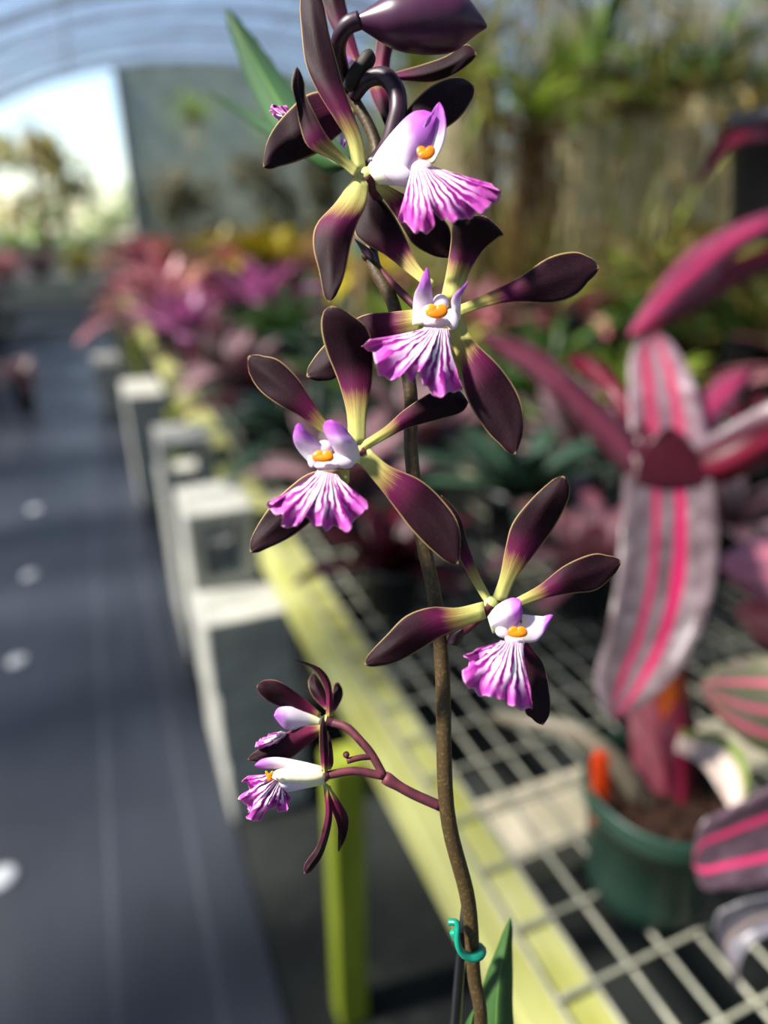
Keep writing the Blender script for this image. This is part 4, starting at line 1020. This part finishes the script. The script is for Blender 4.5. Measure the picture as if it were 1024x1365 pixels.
bleaf(gp, B_GREYGREEN, [(890, 1098, 868, 1115), (835, 1012, 815, 1032), (772, 966, 760, 988), (705, 950, 700, 972)], (640, 955), [(0, .70), (.4, .69), (1, .74)], cup=.006, **k)
bleaf(gp, B_OLIVE, [(890, 1122, 906, 1132), (925, 1085, 942, 1100)], (978, 1038), [(0, .695), (1, .71)], cup=.004, **k)
# plant tag in the pot
tq = W(803, 1090, .792); td = (tq-CAMP).dot(FW)
mb = MB(); strip(mb, [(790, 1098, 811, 1096), (789, 1050, 813, 1048), (789, 1012, 811, 1010)], (799, 998), [(0, td), (1, td-.03)], 0, 0, .0012, n=14, m=4)
q = U(800, 1097, td)
o = mb.obj('plant_tag', TAGM, None, root=q); o.location = q; tag(o, 'bright orange plastic plant tag stuck in the green pot', 'plant tag')

# ------------------------------------------------------------------ bromeliad cut by the right edge
BP = Vector((.70, .24, .6797))
bp = empty('potted_bromeliad', BP, 'dark pink-veined bromeliad cut off by the right edge, leaves beside the green pot', 'bromeliad')
p = link('pot', POTME['black'], bp)
def PX(v):
    q = v-CAMP; k_ = q.dot(FW); return 512+FPX*q.dot(RT)/k_, 682.5-FPX*q.dot(UP)/k_, k_
CX, CY, CD = PX(BP+Vector((0, 0, .13)))
mb = MB(); lathe(mb, [(0, .108), (.03, .107), (.065, .104)], (0, 0, 0)); mb.obj('soil', SOIL, bp)
k = dict(root=BP)
bleaf(bp, B_GREENPK, [(CX-8, CY-14, CX+8, CY+14), (1190, 905, 1190, 1000), (1100, 880, 1100, 1010), (1024, 874, 1024, 1005), (965, 885, 972, 972)], (934, 915), [(0, CD), (.6, .58), (1, .60)], cup=.012, label='green leaf with pink veins', **k)
bleaf(bp, B_DARKPK, [(CX-8, CY-14, CX+8, CY+14), (1190, 990, 1190, 1120), (1100, 1015, 1100, 1170), (1024, 1050, 1024, 1180), (965, 1080, 972, 1184), (935, 1098, 940, 1186)], (924, 1150), [(0, CD), (.6, .55), (1, .545)], cup=-.010, label='dark leaf with pink stripes', **k)
bleaf(bp, B_GREY, [(CX-8, CY-14, CX+8, CY+14), (1190, 1150, 1190, 1260), (1100, 1180, 1100, 1260), (1030, 1192, 1035, 1245), (980, 1205, 1000, 1262), (952, 1232, 985, 1290)], (985, 1322), [(0, CD), (.6, .53), (1, .54)], cup=-.012, label='dark grey leaf bending down at its tip', **k)
bleaf(bp, B_ROSE, [(CX-8, CY-14, CX+8, CY+14), (1190, 700, 1190, 850), (1100, 690, 1100, 840), (1024, 708, 1024, 808), (978, 732, 988, 786)], (958, 752), [(0, CD), (1, .74)], cup=.012, **k)
bleaf(bp, B_SALMON, [(CX-8, CY-14, CX+8, CY+14), (1190, 830, 1190, 900), (1080, 796, 1085, 882), (1020, 796, 1026, 864)], (978, 815), [(0, CD), (1, .78)], cup=.008, label='salmon leaf', **k)
bleaf(bp, B_PALE, [(CX-8, CY-14, CX+8, CY+14), (1190, 960, 1190, 1010), (1100, 770, 1120, 800), (1050, 700, 1060, 722)], (1000, 700), [(0, CD), (1, .80)], cup=.006, **k)

# ------------------------------------------------------------------ hanging pot with red leaves, upper right
hp0 = U(1065, 232, .95)
hp = empty('hanging_bromeliad', hp0-Vector((0, 0, .075)), 'black hanging pot with drooping red and pink leaves at the upper right edge', 'bromeliad')
HR = hp.location
mb = MB(); lathe(mb, [(0, 0), (.07, 0), (.075, .006), (.095, .125), (.102, .126), (.104, .15), (.097, .15), (.093, .12), (0, .12)], (0, 0, 0), 32); mb.obj('pot', BLACKPOT, hp)
mb = MB()
for s in range(3):
    a = s*2*PI/3+.4; tube(mb, [(.1*math.cos(a), .1*math.sin(a), .145), (0, 0, .55)], .0013, 5)
tube(mb, [(0, 0, .55), (0, 0, 3.3-HR.z)], .0013, 5); mb.obj('hanger', PIPE, hp)
k = dict(root=HR)
bleaf(hp, B_RED, [(1110, 195, 1110, 225), (1050, 160, 1050, 195), (995, 163, 1000, 190), (955, 185, 968, 205)], (928, 250), [(0, .90), (.6, .80), (1, .79)], cup=-.008, label='dark red arching leaf', **k)
bleaf(hp, B_PINKTOP, [(1120, 215, 1125, 250), (1080, 272, 1085, 305), (1024, 282, 1030, 312), (960, 308, 985, 338), (902, 350, 932, 392)], (836, 448), [(0, .90), (.4, .80), (1, .78)], cup=.010, label='bright pink drooping leaf', **k)
bleaf(hp, B_RED, [(1130, 220, 1140, 260), (1095, 310, 1100, 345), (1024, 328, 1030, 358), (960, 358, 975, 388), (900, 398, 918, 420)], (840, 455), [(0, .92), (.4, .83), (1, .80)], cup=.010, **k)
for mt, st, tip in ((B_WINE, [(1060, 165, 1110, 175), (1080, 110, 1130, 120)], (1160, 60)), (B_RED, [(1040, 170, 1080, 180), (1050, 110, 1090, 120)], (1090, 50))):
    bleaf(hp, mt, st, tip, [(0, .95), (1, 1.0)], cup=.01, **k)

# ------------------------------------------------------------------ light
w = bpy.data.worlds.new('world'); sc.world = w; w.use_nodes = True
nt = w.node_tree; bg = nt.nodes['Background']
sky = nt.nodes.new('ShaderNodeTexSky'); sky.sky_type = 'NISHITA'; sky.sun_disc = False
sky.sun_elevation = math.radians(48); sky.sun_rotation = math.radians(-70); sky.air_density = 1.0; sky.dust_density = .6
nt.links.new(sky.outputs[0], bg.inputs[0]); bg.inputs[1].default_value = .23
s = bpy.data.lights.new('sun', 'SUN'); s.energy = 25.0; s.angle = math.radians(6); s.color = (1, .9, .76)
so = bpy.data.objects.new('sun', s); COL.objects.link(so)
so.rotation_euler = Vector((.66, -.10, -.75)).to_track_quat('-Z', 'Y').to_euler()
so.location = (-5, 2, 8)
sc.view_settings.view_transform = 'Standard'; sc.view_settings.look = 'None'; sc.view_settings.gamma = 1
sc.view_settings.use_curve_mapping = False
sc.view_settings.exposure = 0.3
sc.cycles.use_denoising = True
sc.cycles.max_bounces = 8; sc.cycles.transparent_max_bounces = 12
